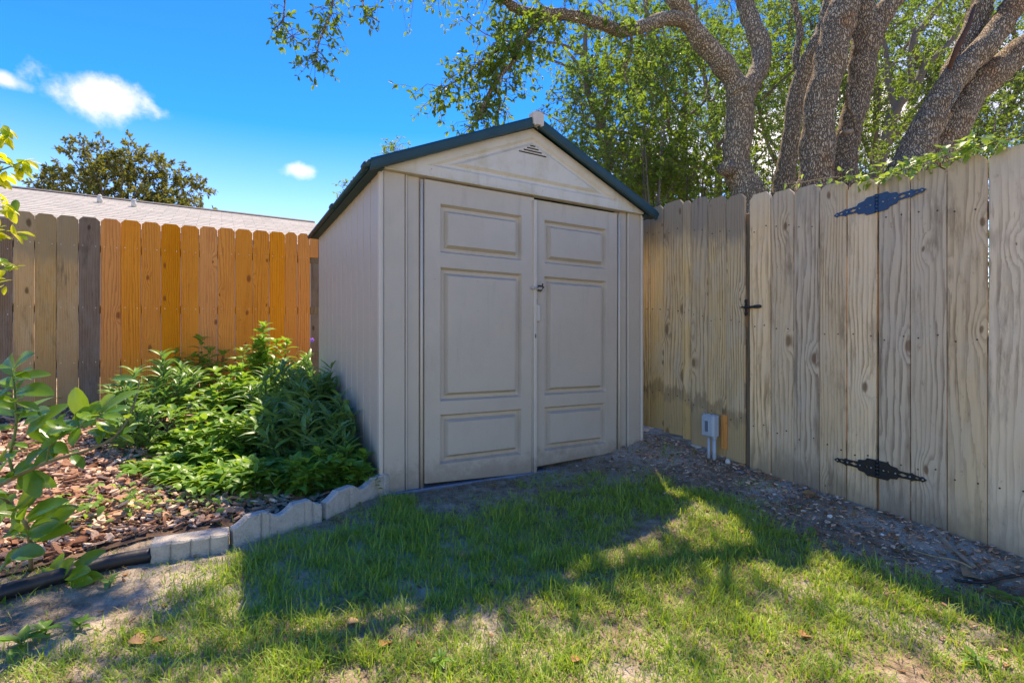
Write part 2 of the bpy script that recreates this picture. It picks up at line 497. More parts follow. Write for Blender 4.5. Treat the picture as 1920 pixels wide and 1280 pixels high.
M['pvc'] = mat_plain('blue_grey_pvc', (0.33, 0.42, 0.50), 0.45, 0, 0.1, 60, 0.1, dirt=(0.30, 0.30, 0.28), dirt_amt=0.4)
M['pvc_dark'] = mat_plain('box_window', (0.10, 0.14, 0.20), 0.5)
M['concrete'] = mat_plain('edging_concrete', (0.46, 0.42, 0.355), 0.92, 0, 0.28, 160, 0.7, dirt=(0.22, 0.20, 0.165), dirt_amt=0.7)
M['rubber'] = mat_plain('black_tube', (0.012, 0.013, 0.016), 0.5, 0, 0.3, 50, 0.15, dirt=(0.06, 0.055, 0.05), dirt_amt=0.3)
M['nail'] = mat_plain('nail_steel', (0.06, 0.05, 0.045), 0.6, 0.6)
M['nail_bright'] = mat_plain('nail_bright', (0.6, 0.6, 0.6), 0.35, 0.7)
M['stone'] = mat_plain('pale_stone', (0.62, 0.60, 0.54), 0.8, 0, 0.2, 50, 0.4)
M['stick'] = mat_plain('dry_stick', (0.26, 0.21, 0.16), 0.9, 0, 0.4, 60, 0.4)
M['deadleaf'] = mat_leaf('dead_leaf', [(0.34, 0.14, 0.045), (0.42, 0.22, 0.09), (0.20, 0.11, 0.055), (0.46, 0.30, 0.16)], 0.15, 0.7, (0.35, 0.15, 0.05), 0.2)
M['wall'] = mat_plain('house_wall_stucco', (0.28, 0.26, 0.22), 0.9, 0, 0.1, 60, 0.3)
M['timber'] = mat_plain('rotting_timber', (0.14, 0.115, 0.085), 0.95, 0, 0.5, 25, 0.6, dirt=(0.03, 0.025, 0.02), dirt_amt=0.8)
M['wood_orange'] = mat_wood('fence_new_cedar', (0.88, 0.345, 0.045), (0.74, 0.24, 0.028), (0.42, 0.105, 0.012), (0.20, 0.05, 0.012),
                            stain=(0.60, 0.18, 0.02), stain_amt=0.55, freq=55, contrast=0.7, zstain=[(0.75, 0.2, (0.62, 0.24, 0.04), 0.25)], pv_=0.45)
M['wood_olive'] = mat_wood('fence_aged_olive', (0.70, 0.40, 0.11), (0.48, 0.26, 0.07), (0.17, 0.08, 0.025), (0.08, 0.045, 0.02),
                           stain=(0.10, 0.085, 0.045), stain_amt=0.6, gray=(0.56, 0.40, 0.18), gray_amt=0.45, freq=48, contrast=0.5,
                           zstain=[(1.30, 1.48, (0.29, 0.22, 0.11), 0.65), (0.75, 0.3, (0.46, 0.24, 0.07), 0.6)])
M['wood_dark'] = mat_wood('fence_dark_grey', (0.30, 0.205, 0.125), (0.20, 0.13, 0.08), (0.09, 0.055, 0.033), (0.03, 0.02, 0.015),
                          stain=(0.07, 0.055, 0.04), stain_amt=0.6, gray=(0.27, 0.22, 0.17), gray_amt=0.5, freq=50, contrast=0.6)
M['wood_tan'] = mat_wood('gate_weathered_pine', (0.84, 0.63, 0.40), (0.64, 0.455, 0.27), (0.25, 0.15, 0.08), (0.13, 0.06, 0.03),
                         stain=(0.30, 0.205, 0.125), stain_amt=0.85, gray=(0.66, 0.53, 0.39), gray_amt=0.5, freq=44, contrast=0.95,
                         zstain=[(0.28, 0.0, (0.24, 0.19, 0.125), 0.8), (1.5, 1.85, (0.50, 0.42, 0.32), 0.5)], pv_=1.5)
M['wood_yellow'] = mat_wood('fence_yellowed_pine', (0.80, 0.58, 0.31), (0.62, 0.43, 0.205), (0.27, 0.165, 0.075), (0.15, 0.085, 0.04),
                            stain=(0.28, 0.20, 0.11), stain_amt=0.5, gray=(0.55, 0.46, 0.34), gray_amt=0.5, freq=42, contrast=1.1,
                            zstain=[(0.40, 0.34, (0.24, 0.16, 0.075), 0.6), (0.30, 0.24, (0.66, 0.44, 0.18), 0.45), (1.42, 1.62, (0.24, 0.20, 0.16), 0.7)])
M['wood_rail'] = mat_wood('fence_rail', (0.25, 0.19, 0.12), (0.18, 0.13, 0.08), (0.1, 0.07, 0.04), (0.05, 0.03, 0.02))
M['bark'] = mat_bark('live_oak_bark', (0.66, 0.55, 0.40), (0.14, 0.11, 0.08), (0.54, 0.42, 0.29), 1.1, 0.4)
M['bark_warm'] = mat_bark('live_oak_bark_brown', (0.62, 0.50, 0.35), (0.13, 0.09, 0.06), (0.48, 0.25, 0.11), 1.1, 0.8)
M['twig'] = mat_plain('twig_bark', (0.16, 0.125, 0.095), 0.9, 0, 0.3, 60, 0.3)
M['oakleaf'] = mat_leaf('oak_leaves', [(0.05, 0.10, 0.020), (0.085, 0.155, 0.025), (0.12, 0.19, 0.03), (0.06, 0.12, 0.035), (0.17, 0.20, 0.03)], 0.45, 0.55, (0.32, 0.50, 0.03), 0.25)
M['oakleaf_far'] = mat_leaf('far_tree_leaves', [(0.035, 0.08, 0.022), (0.075, 0.14, 0.03), (0.13, 0.20, 0.04), (0.05, 0.10, 0.035), (0.20, 0.23, 0.06)], 0.40, 0.55, (0.26, 0.48, 0.04), 0.25)
M['magnolia'] = mat_leaf('broad_tree_leaves', [(0.07, 0.11, 0.02), (0.11, 0.14, 0.025), (0.15, 0.12, 0.04), (0.09, 0.13, 0.03)], 0.32, 0.6, (0.34, 0.36, 0.04), 0.2)
M['narrowleaf'] = mat_leaf('narrow_dark_leaves', [(0.085, 0.21, 0.055), (0.12, 0.27, 0.07), (0.17, 0.33, 0.10), (0.095, 0.23, 0.08)], 0.35, 0.4, (0.25, 0.45, 0.05))
M['broadleaf'] = mat_leaf('broad_bright_leaves', [(0.09, 0.24, 0.03), (0.13, 0.30, 0.04), (0.18, 0.36, 0.05), (0.10, 0.26, 0.04)], 0.42, 0.42, (0.40, 0.60, 0.05))
M['citrus'] = mat_leaf('citrus_leaves', [(0.065, 0.19, 0.03), (0.11, 0.25, 0.03), (0.19, 0.34, 0.03), (0.08, 0.21, 0.04)], 0.4, 0.27, (0.40, 0.58, 0.03), 0.55)
M['yellowleaf'] = mat_leaf('sunlit_yellow_leaves', [(0.62, 0.62, 0.02), (0.72, 0.66, 0.03), (0.35, 0.48, 0.03), (0.60, 0.60, 0.03)], 0.5, 0.4, (0.95, 0.88, 0.04))  # yellow-green leaves, with the sun on them put into the colour
M['vineleaf'] = mat_leaf('vine_leaves', [(0.14, 0.30, 0.05), (0.22, 0.36, 0.06), (0.12, 0.26, 0.08), (0.28, 0.38, 0.04)], 0.42, 0.4, (0.5, 0.65, 0.08))
M['grass'] = mat_leaf('grass_blades', [(0.09, 0.24, 0.022), (0.16, 0.34, 0.03), (0.21, 0.39, 0.04), (0.30, 0.42, 0.06), (0.12, 0.29, 0.04), (0.40, 0.40, 0.14)], 0.45, 0.45, (0.52, 0.66, 0.03), 0.35)
M['straw'] = mat_leaf('dry_grass', [(0.36, 0.29, 0.16), (0.27, 0.20, 0.11), (0.44, 0.38, 0.24)], 0.2, 0.7, (0.5, 0.4, 0.2), 0.2)
M['stem_green'] = mat_plain('green_stem', (0.10, 0.16, 0.05), 0.6, 0, 0.3)
M['stem_dark'] = mat_plain('purple_brown_stem', (0.055, 0.04, 0.035), 0.7, 0, 0.3)
M['stem_brown'] = mat_plain('brown_green_stem', (0.19, 0.15, 0.085), 0.8, 0, 0.35, 80, 0.2)
M['purple'] = mat_leaf('purple_petals', [(0.22, 0.10, 0.52), (0.30, 0.15, 0.62)], 0.35, 0.5, (0.45, 0.2, 0.8))

def mat_ground():
    m, nt = new_mat('sandy_soil')
    o = objc(nt)
    n1 = noise_n(nt, o, 1.7, 6, 0.62)
    n2 = noise_n(nt, o, 14, 6, 0.7)
    n3 = noise_n(nt, o, 130, 4, 0.75)
    n4 = noise_n(nt, o, 420, 2, 0.6)
    c = ramp(nt, n2, [(0.32, (0.15, 0.107, 0.068)), (0.5, (0.34, 0.255, 0.17)), (0.68, (0.54, 0.445, 0.325))])
    c = mixc(nt, maprange(nt, n1, 0.48, 0.62, 0, 0.75), c, (0.56, 0.49, 0.40))
    c = mixc(nt, maprange(nt, n1, 0.44, 0.32, 0, 0.6), c, (0.125, 0.085, 0.055))
    c = mixc(nt, maprange(nt, n3, 0.52, 0.66, 0, 0.6), c, (0.09, 0.068, 0.05))
    c = mixc(nt, maprange(nt, n4, 0.64, 0.72, 0, 0.6), c, (0.60, 0.57, 0.52))
    h = math_n(nt, 'ADD', math_n(nt, 'MULTIPLY', n2, 0.8), math_n(nt, 'MULTIPLY', n3, 0.5))
    finish(nt, princ(nt, c, 0.95, bump(nt, h, 0.8, 0.03), 0, 0.1))
    return m
M['ground'] = mat_ground()
def mat_chip():
    m, nt = new_mat('bark_chip')
    f = geo(nt).outputs['Random Per Island']
    c = ramp(nt, f, [(0.0, (0.20, 0.085, 0.045)), (0.3, (0.38, 0.20, 0.12)), (0.55, (0.50, 0.30, 0.20)), (0.8, (0.60, 0.42, 0.30)), (1.0, (0.72, 0.58, 0.45))])
    o = objc(nt)
    n = noise_n(nt, vmath(nt, 'MULTIPLY', o, (1, 2.5, 2)), 60, 5, 0.7)
    c = mixc(nt, maprange(nt, n, 0.45, 0.75, 0, 0.7), c, (0.10, 0.05, 0.03))
    finish(nt, princ(nt, c, 0.85, bump(nt, n, 0.6, 0.006), 0, 0.2))
    return m
M['chip'] = mat_chip()
M['mulch'] = mat_plain('mulch_soil', (0.12, 0.07, 0.042), 0.95, 0, 0.5, 60, 0.8)
def mat_shingle():
    m, nt = new_mat('asphalt_shingles')
    o = objc(nt)
    sv = vmath(nt, 'MULTIPLY', o, (4.2, 7.5, 7.5))
    br = node(nt, 'ShaderNodeTexBrick', {'Vector': vmath(nt, 'MULTIPLY', o, (1, 1, 1)), 'Scale': 1.0, 'Mortar Size': 0.006, 'Brick Width': 0.5, 'Row Height': 0.278,
                                        'Color1': (0.34, 0.335, 0.31, 1), 'Color2': (0.44, 0.43, 0.395, 1), 'Mortar': (0.17, 0.17, 0.165, 1)})
    n = noise_n(nt, o, 26, 5, 0.8)
    c = mixc(nt, maprange(nt, n, 0.4, 0.65, 0, 0.5), br.outputs[0], (0.24, 0.235, 0.22))
    finish(nt, princ(nt, c, 0.95, bump(nt, n, 0.4, 0.01), 0, 0.1))
    return m
M['shingle'] = mat_shingle()
M['ridge'] = mat_plain('dark_ridge_cap', (0.05, 0.055, 0.065), 0.8)

# ------------------------------------------------------------------ setting: ground
def grid_lines(lo, hi, step, far):
    core = list(np.arange(lo, hi + 1e-6, step))
    out_ = []
    d = step
    x = lo
    L_ = []
    while x > -far:
        d *= 1.5; x -= d; L_.append(x)
    x = hi; d = step; Rr = []
    while x < far:
        d *= 1.5; x += d; Rr.append(x)
    return np.array(L_[::-1] + core + Rr)
ga = grid_lines(-3.2, 4.0, 0.03, 400)
gb = grid_lines(-0.5, 6.6, 0.03, 400)
A_, B_ = np.meshgrid(ga, gb)
Z_ = ground_z(A_, B_)
fine = (1 - sst(np.abs(A_ - .4), 3.5, 4.5)) * (1 - sst(np.abs(B_ - 3), 3.6, 4.5))
Z_ = Z_ + fine * 0.010 * (fnoise(A_ * 34, B_ * 34, 2) - .5)
V = np.stack([CU * A_ - SU * B_, SU * A_ + CU * B_, Z_], -1).reshape(-1, 3)
na, nb_ = len(ga), len(gb)
ii, jj = np.meshgrid(np.arange(na - 1), np.arange(nb_ - 1))
q = (jj * na + ii).ravel()
Fq = np.stack([q, q + 1, q + 1 + na, q + na], 1)
g = np_obj('ground', V, [Fq], M['ground'], smooth=True)
tag(g, kind='structure')

# mulch bed sheet
ma = np.arange(-5.0, 0.80, 0.08); mb_ = np.arange(2.66, 6.40, 0.08)
A_, B_ = np.meshgrid(ma, mb_)
def bed_edge(a):
    return np.interp(a, [-5, -2, -.73, -.26, .05, .47, .82], [2.2, 2.5, 2.69, 2.83, 2.80, 2.86, 3.05])
B2 = np.maximum(B_, bed_edge(A_))
Z_ = ground_z(A_, B2) + 0.012
V = np.stack([CU * A_ - SU * B2, SU * A_ + CU * B2, Z_], -1).reshape(-1, 3)
na = len(ma); ii, jj = np.meshgrid(np.arange(na - 1), np.arange(len(mb_) - 1)); q = (jj * na + ii).ravel()
tag(np_obj('mulch_bed', V, [np.stack([q, q + 1, q + 1 + na, q + na], 1)], M['mulch'], smooth=True), kind='structure')

# ------------------------------------------------------------------ bulk scatter of small templates
def rot_basis(dirs, ups):
    """dirs (n,3) unit: local y; ups approx local z -> basis arrays x,y,z"""
    y = dirs / np.linalg.norm(dirs, axis=1, keepdims=True)
    x = np.cross(y, ups)
    ln = np.linalg.norm(x, axis=1, keepdims=True)
    x = np.where(ln > 1e-4, x / np.maximum(ln, 1e-4), np.array([1.0, 0, 0]))
    z = np.cross(x, y)
    return x, y, z
def scatter(tv, tfs, pos, dirs, ups, sl, sw=None):
    """tv (k,3) template with y along, returns verts, faces"""
    x, y, z = rot_basis(dirs, ups)
    sw = sl if sw is None else sw
    n = len(pos)
    Vv = (pos[:, None, :] + tv[None, :, 0, None] * x[:, None, :] * sw[:, None, None]
          + tv[None, :, 1, None] * y[:, None, :] * sl[:, None, None]
          + tv[None, :, 2, None] * z[:, None, :] * sl[:, None, None])
    k = len(tv)
    fs = [(f[None, :, :] + (np.arange(n) * k)[:, None, None]).reshape(-1, f.shape[1]) for f in tfs]
    return Vv.reshape(-1, 3), fs
def leaf_template(kind='oak'):
    # length 1 along y, width in x (scaled by its own factor), folded along the midrib
    if kind == 'simple':
        v = np.array([[0, 0, 0], [.5, .45, .10], [0, 1, -.05], [-.5, .45, .10]], float)
        return v, [np.array([[0, 1, 2], [0, 2, 3]])]
    if kind == 'oak':
        v = np.array([[0, 0, 0], [.42, .32, .06], [.46, .68, .03], [0, 1, -.08], [-.46, .68, .03], [-.42, .32, .06], [0, .5, .0]], float)
        return v, [np.array([[0, 1, 6], [1, 2, 6], [2, 3, 6], [3, 4, 6], [4, 5, 6], [5, 0, 6]])]
    if kind == 'lance':
        ys = [0, .22, .5, .78, 1.0]; ws = [.04, .42, .5, .3, 0]; zs = [0, .05, .04, -.04, -.18]
        v = []
        for y_, w_, z_ in zip(ys[:-1], ws[:-1], zs[:-1]):
            v += [[-w_, y_, z_ + w_ * .10], [0, y_, z_], [w_, y_, z_ + w_ * .10]]
        v.append([0, 1, zs[-1]])
        f4 = []; 
        for i in range(3):
            b = i * 3
            f4 += [[b, b + 1, b + 4, b + 3], [b + 1, b + 2, b + 5, b + 4]]
        f3 = [[9, 10, 12], [10, 11, 12]]
        return np.array(v, float), [np.array(f4), np.array(f3)]
def unit(v): return v / np.maximum(np.linalg.norm(v, axis=-1, keepdims=True), 1e-9)
def rand_dir(n): return unit(rng.normal(size=(n, 3)))
class Bulk:
    def __init__(s): s.V = []; s.F = {}; s.n = 0
    def add(s, V, fs):
        s.V.append(V)
        for f in fs: s.F.setdefault(f.shape[1], []).append(f + s.n)
        s.n += len(V)
    def build(s, name, mat, parent=None, smooth=False, kind='stuff', origin=(0, 0, 0)):
        o = np_obj(name, np.concatenate(s.V), [np.concatenate(v) for v in s.F.values()], mat, parent, smooth, origin)
        if kind: o['kind'] = kind
        return o
def twig_tubes(bulk, P0, P1, r0, r1):
    """3-sided thin twigs between arrays of points"""
    d = unit(P1 - P0)
    x = np.cross(d, np.array([0.31, 0.2, 0.93])); x = unit(x); y = np.cross(d, x)
    vs = []
    for k in range(3):
        an = 2 * PI * k / 3
        o = x * math.cos(an) + y * math.sin(an)
        vs.append(P0 + o * r0[:, None]); vs.append(P1 + o * r1[:, None])
    Vv = np.stack(vs, 1).reshape(-1, 3)
    n = len(P0)
    f = np.array([[0, 2, 3, 1], [2, 4, 5, 3], [4, 0, 1, 5]])
    bulk.add(Vv, [(f[None] + (np.arange(n) * 6)[:, None, None]).reshape(-1, 4)])
def sprig_foliage(leafb, twigb, P0, D, L, nleaf, lsize, lw=0.42, template='oak', droop=0.3, r=0.0025, up=None, tip_bias=0.35):
    """twigs from P0 along D of length L, leaves along and at the tip"""
    n = len(P0)
    D = unit(D)
    mid = P0 + D * (L * .5)[:, None] + rand_dir(n) * (L * .10)[:, None]
    end = P0 + D * L[:, None] + np.array([0, 0, -1.0]) * (L * droop * .5)[:, None] + rand_dir(n) * (L * .12)[:, None]
    twig_tubes(twigb, P0, mid, np.full(n, r), np.full(n, r * .8))
    twig_tubes(twigb, mid, end, np.full(n, r * .8), np.full(n, r * .4))
    t = np.clip(rng.random((n, nleaf)) * (1 - tip_bias) + tip_bias, 0, 1)
    t[:, :3] = 1.0
    pa = np.where(t[..., None] < .5, P0[:, None] + (mid - P0)[:, None] * (t[..., None] * 2), mid[:, None] + (end - mid)[:, None] * (t[..., None] * 2 - 1))
    pos = pa.reshape(-1, 3)
    dl = unit(np.repeat(D, nleaf, 0) * .7 + rand_dir(n * nleaf) * 1.0 + np.array([0, 0, -droop * .6]))
    ups = unit(rand_dir(n * nleaf) * .75 + np.array([0, 0, 1.0]))
    s = lsize * (0.65 + 0.6 * rng.random(n * nleaf))
    tv, tf = leaf_template(template)
    leafb.add(*scatter(tv, tf, pos, dl, ups, s, s * lw))

def crown(leafb, twigb, c, rad, n, nleaf, lsize, L=(0.2, 0.5), gate=0.45, gscale=1.2, keep=None, template='simple', lw=0.45, droop=0.25, r=0.003):
    c = np.array(c); rad = np.array(rad)
    out_ = []
    while len(out_) < n:
        p = rng.uniform(-1, 1, size=3)
        if p @ p > 1: continue
        w = c + p * rad
        if mnoise.noise(Vector(w * gscale)) * .5 + .5 < gate: continue
        if keep is not None and not keep(w): continue
        out_.append(w)
    P0 = np.array(out_)
    D = unit((P0 - c) / rad * .6 + rand_dir(n))
    sprig_foliage(leafb, twigb, P0, D, rng.uniform(L[0], L[1], n), nleaf, lsize, lw, template, droop, r)

def smooth_line(pts, rads, k=5):
    """Catmull-Rom subdivision of a limb"""
    P_ = [Vector(p) for p in pts]
    out_p = []; out_r = []
    for i in range(len(P_) - 1):
        p0 = P_[max(i - 1, 0)]; p1 = P_[i]; p2 = P_[i + 1]; p3 = P_[min(i + 2, len(P_) - 1)]
        for j in range(k):
            t = j / k
            out_p.append(0.5 * ((2 * p1) + (-p0 + p2) * t + (2 * p0 - 5 * p1 + 4 * p2 - p3) * t * t + (-p0 + 3 * p1 - 3 * p2 + p3) * t ** 3))
            out_r.append(rads[i] * (1 - t) + rads[i + 1] * t)
    out_p.append(P_[-1]); out_r.append(rads[-1])
    return out_p, out_r
def limb_px(spec):
    """spec: (px, py, width_px, Y) -> smoothed line"""
    pts = [P(x, y, Y) for x, y, w, Y in spec]
    rad = [w / F * Y / 2 for x, y, w, Y in spec]
    return smooth_line(pts, rad, 6)

# ------------------------------------------------------------------ storage shed
A0, A1, B0, B1 = 0.816, 2.916, 2.970, 5.10
AC = (A0 + A1) / 2
ZE = 1.045                                  # wall top
shed = thing('storage_shed', 'taupe plastic garden shed with paneled double doors and dark teal gable roof', 'shed', W(AC, (B0 + B1) / 2, -0.86))
# near-black core: the shade behind doors and walls put into its colour
mb = MB(); mb.abox(A0 + .05, A1 - .05, B0 + .06, B1 - .05, -0.84, ZE - .02)
mb.build('dark_core', M['black_gap'], shed)
# floor slab
mb = MB(); mb.abox(A0 - .01, A1 + .01, B0 - .015, B1 + .01, -0.905, -0.868, .006)
mb.build('floor_slab', M['slab'], shed)
aL0, aR0 = A0 + .273, A0 + 1.846
# side wall planks
ng = 12
pw = (B1 - B0 - 0.05) / ng
for side, (ax0, ax1) in enumerate(((A0, A0 + .03), (A1 - .03, A1))):
    for k in range(ng):
        b0 = B0 + .04 + k * pw
        mb = MB(); mb.abox(ax0, ax1, b0 + .008, b0 + pw - .008, -0.90, ZE, .004)
        mb.build('siding_panel', M['taupe'], shed)
    mb = MB(); mb.abox(ax0 + (.020 if side == 0 else 0), ax1 - (0 if side == 0 else .020), B0 + .042, B1 - .01, -0.89, ZE - .01)
    mb.build('side_backing', M['taupe'], shed)
mb = MB(); mb.abox(A0 + .02, A1 - .02, B1 - .04, B1, -0.88, ZE)
mb.build('back_wall', M['taupe'], shed)
mb = MB(); mb.abox(A0 + .02, aL0 + .01, B0 + .034, B0 + .052, -0.88, ZE)
mb.abox(aR0 - .01, A1 - .02, B0 + .034, B0 + .052, -0.86, ZE)
mb.build('front_backing', M['taupe'], shed)
# corner posts
for (c0, c1) in ((A0 - .004, A0 + .022), (A1 - .022, A1 + .004)):
    mb = MB(); mb.abox(c0, c1, B0 - .006, B0 + .038, -0.885, ZE, .006)
    mb.build('corner_post', M['trim'], shed)
# front wall strips beside the doors (flat, groove, flat) and the round hinge beads
def front_piece(nm, a0, a1, b0, b1, z0, z1, mat, bev=.004):
    mb = MB(); mb.abox(a0, a1, b0, b1, z0, z1, bev); return mb.build(nm, mat, shed)
T = lambda px: (0.778 + 2.98 * ((px - CX) / F)) / (0.866 - 0.5 * ((px - CX) / F)) + A0
aL = T(795); aM = T(1003); aR = T(1160)
front_piece('front_panel', A0 + .024, T(760), B0 + .004, B0 + .03, -0.89, ZE, M['taupe'])
front_piece('front_panel', T(764.5), T(788), B0 + .016, B0 + .04, -0.89, ZE, M['taupe'])
front_piece('front_panel', T(1164), T(1177), B0 + .016, B0 + .04, -0.86, ZE, M['taupe'])
front_piece('front_panel', T(1179.5), A1 - .024, B0 + .004, B0 + .03, -0.86, ZE, M['taupe'])
for px in (762.3, 1178.3):
    front_piece('groove_bead', T(px) - .004, T(px) + .004, B0 - .002, B0 + .02, -0.87, ZE - .003, M['trim'], .003)
for px, z0 in ((791.3, -.89), (1162.0, -.86)):
    mb = MB(); mb.tube([W(T(px), B0 + .006, z0 + .01), W(T(px), B0 + .006, ZE - .02)], .0095, 10)
    mb.build('hinge_bead', M['trim'], shed)

def heightfield(xs, zs, hfun, mapf):
    """non-uniform grid with mitred creases"""
    V_ = []; F_ = []
    H = [[hfun(x, z) for x in xs] for z in zs]
    for j, z in enumerate(zs):
        for i, x in enumerate(xs):
            V_.append(mapf(x, z, H[j][i]))
    n = len(xs)
    for j in range(len(zs) - 1):
        for i in range(n - 1):
            q = [(j, i), (j, i + 1), (j + 1, i + 1), (j + 1, i)]
            h = [H[a][b] for a, b in q]
            ids = [a * n + b for a, b in q]
            if max(h) - min(h) < 1e-6 or (abs(h[0] - h[1]) < 1e-6 and abs(h[2] - h[3]) < 1e-6) or (abs(h[1] - h[2]) < 1e-6 and abs(h[0] - h[3]) < 1e-6):
                F_.append(tuple(ids))
            else:
                # the odd corner lies on the crease
                odd = max(range(4), key=lambda k: sum(abs(h[k] - h[m]) for m in range(4)))
                if odd in (0, 2):
                    F_ += [(ids[0], ids[1], ids[2]), (ids[0], ids[2], ids[3])]
                else:
                    F_ += [(ids[1], ids[2], ids[3]), (ids[1], ids[3], ids[0])]
    return V_, F_
RZ = [(0.895, 0.589), (0.498, -0.342), (-0.425, -0.735)]
def door(name, a0, a1, r0, r1, zb0, zb1, ztop, bf, lab):
    rects = [(r0, r1, z1, z0) for z0, z1 in RZ]
    offs = (0, .013, .034, .052)
    xs = sorted(set([a0, a0 + .006, a1 - .006, a1] + [r0 + o for o in offs] + [r1 - o for o in offs]))
    zs = set([-.835, ztop - .006, ztop])
    for (_, _, z0, z1) in rects:
        for o in offs: zs.add(z0 + o); zs.add(z1 - o)
    zs = sorted(zs)
    zs = [-.835, -.80] + [z for z in zs if z > -.80]
    def h(x, z):
        for (x0, x1, z0, z1) in rects:
            d = min(x - x0, x1 - x, z - z0, z1 - z)
            if d > 1e-5:
                if d >= .052 - 1e-5: return 0.003
                if d >= .034 - 1e-5: return -.028
                if d >= .013 - 1e-5: return -.028
        e = min(x - a0, a1 - x, ztop - z)
        if e < 1e-5: return -.006
        return 0.0
    def mp(x, z, hh):
        if z < -.81: z = zb0 + (zb1 - zb0) * (x - a0) / (a1 - a0)
        warp = .006 * math.sin((z + .2) * 2.1) * (x - a0) / (a1 - a0)
        return W(x, bf - hh - warp, z)
    Vv, Ff = heightfield(xs, zs, h, mp)
    mb = MB(); mb.add(Vv, Ff)
    # edges: rim going back
    n = len(xs); m_ = len(zs)
    rim = [i for i in range(n)] + [j * n + n - 1 for j in range(1, m_)] + [(m_ - 1) * n + i for i in range(n - 2, -1, -1)] + [j * n for j in range(m_ - 2, 0, -1)]
    base = len(mb.v)
    back = W(0, .03)
    vs = [Vector(mb.v[i]) + back for i in rim]
    fs = []
    for k in range(len(rim)):
        k2 = (k + 1) % len(rim)
        fs.append((rim[k], rim[k2], base + k2, base + k))
    mb.v += [tuple(v) for v in vs]; mb.f += fs; mb.sm += [False] * len(fs)
    o = mb.build(name, M['taupe'], shed)
    o['label'] = lab
    return o
BF = B0 + .000
d1 = door('door', aL + .004, aM - .004, T(826), T(978), -.842, -.872, 1.036, BF, 'left door with astragal strip down its meeting edge')
d2 = door('door', aM + .016, aR - .002, T(1023), T(1138), -.836, -.812, 1.030, BF + .012, 'right door set slightly back')
# astragal strip on the left door
mb = MB(); mb.box(W(aM - .004, BF - .006, .073), W(.013, 0), W(0, .010), (0, 0, .945), .004)
mb.build('astragal', M['trim'], d1)
mb = MB(); mb.box(W(aM - .024, BF - .001, .073), W(.0035, 0), W(0, .006), (0, 0, .94), .002)
mb.build('edge_bead', M['taupe'], d1)
# badge outline with raised lettering on both doors
def badge(ca, cz, b, parent, w, hgt):
    mb = MB()
    n = 28; ring = []
    for k in range(n):
        an = 2 * PI * k / n
        x = math.copysign(abs(math.cos(an)) ** .55, math.cos(an)) * w; z = math.copysign(abs(math.sin(an)) ** .7, math.sin(an)) * hgt
        ring.append((x, z))
    pts = [W(ca + x, b, cz + z) for x, z in ring]
    mb.tube(pts + [pts[0]], .0013, 5, cap=False)
    bd = mb.build('badge', M['taupe'], parent)
    cu = bpy.data.curves.new('badge_text', 'FONT'); cu.body = 'Rubbermaid'; cu.size = hgt * 1.45; cu.extrude = .0016
    cu.align_x = 'CENTER'; cu.align_y = 'CENTER'; cu.offset = .0003
    to = bpy.data.objects.new('tmp', cu); COL.objects.link(to)
    bpy.context.view_layer.update()
    me = bpy.data.meshes.new_from_object(to.evaluated_get(bpy.context.evaluated_depsgraph_get()))
    bpy.data.objects.remove(to)
    me.materials.clear(); me.materials.append(M['taupe'])
    o = bpy.data.objects.new('lettering', me)
    put(o, bd, W(ca, b, cz))
    o.rotation_euler = (PI / 2, 0, R(30))
badge(T(905), .745, BF - .0035, d1, .070, .021)
badge(T(1085), .700, BF + .0085, d2, .062, .019)
# hasp, staple, finger recess, keyhole
mb = MB()
zc = 0.405
mb.box(W(aM + .002, BF - .024, zc), W(.042, 0), W(0, .0016), (0, 0, .009), .001)
mb.tube([W(aM - .03, BF - .017, zc - .012), W(aM - .03, BF - .030, zc), W(aM - .03, BF - .017, zc + .012)], .002, 6)
mb.tube([W(aM - .040, BF - .022, zc - .003), W(aM - .012, BF - .034, zc + .002), W(aM + .012, BF - .034, zc + .002)], .0035, 6)
hs = mb.build('hasp', M['steel'], d1)
mb = MB()
mb.box(W(aM + .040, BF - .006, zc + .004), W(.014, 0), W(0, .008), (0, 0, .020), .002)
mb.tube([W(aM + .030, BF - .02, zc - .02), W(aM + .045, BF - .024, zc - .005), W(aM + .052, BF - .02, zc + .035)], .004, 6)
mb.box(W(aM + .044, BF - .016, zc + .01), W(.020, 0), W(0, .004), (0, 0, .007), .001)
mb.build('hasp_plate', M['rust'], d2)
mb = MB()
mb.box(W(aM + .026, BF + .002, .235), W(.016, 0), W(0, .012), (0, 0, .06), .006)
mb.build('finger_pull', M['trim'], d2)
mb = MB()
mb.box(W(aM + .012, BF + .003, .315), W(.006, 0), W(0, .006), (0, 0, .018), .001)
mb.box(W(aM + .010, BF + .004, .235), W(.004, 0), W(0, .006), (0, 0, .055), .001)
mb.build('finger_slot', M['rust'], d2)
mb = MB()
mb.box(W(aM - .004, BF - .0165, .075), W(.003, 0), W(0, .0012), (0, 0, .014))
mb.build('keyhole', M['black_gap'], d1)
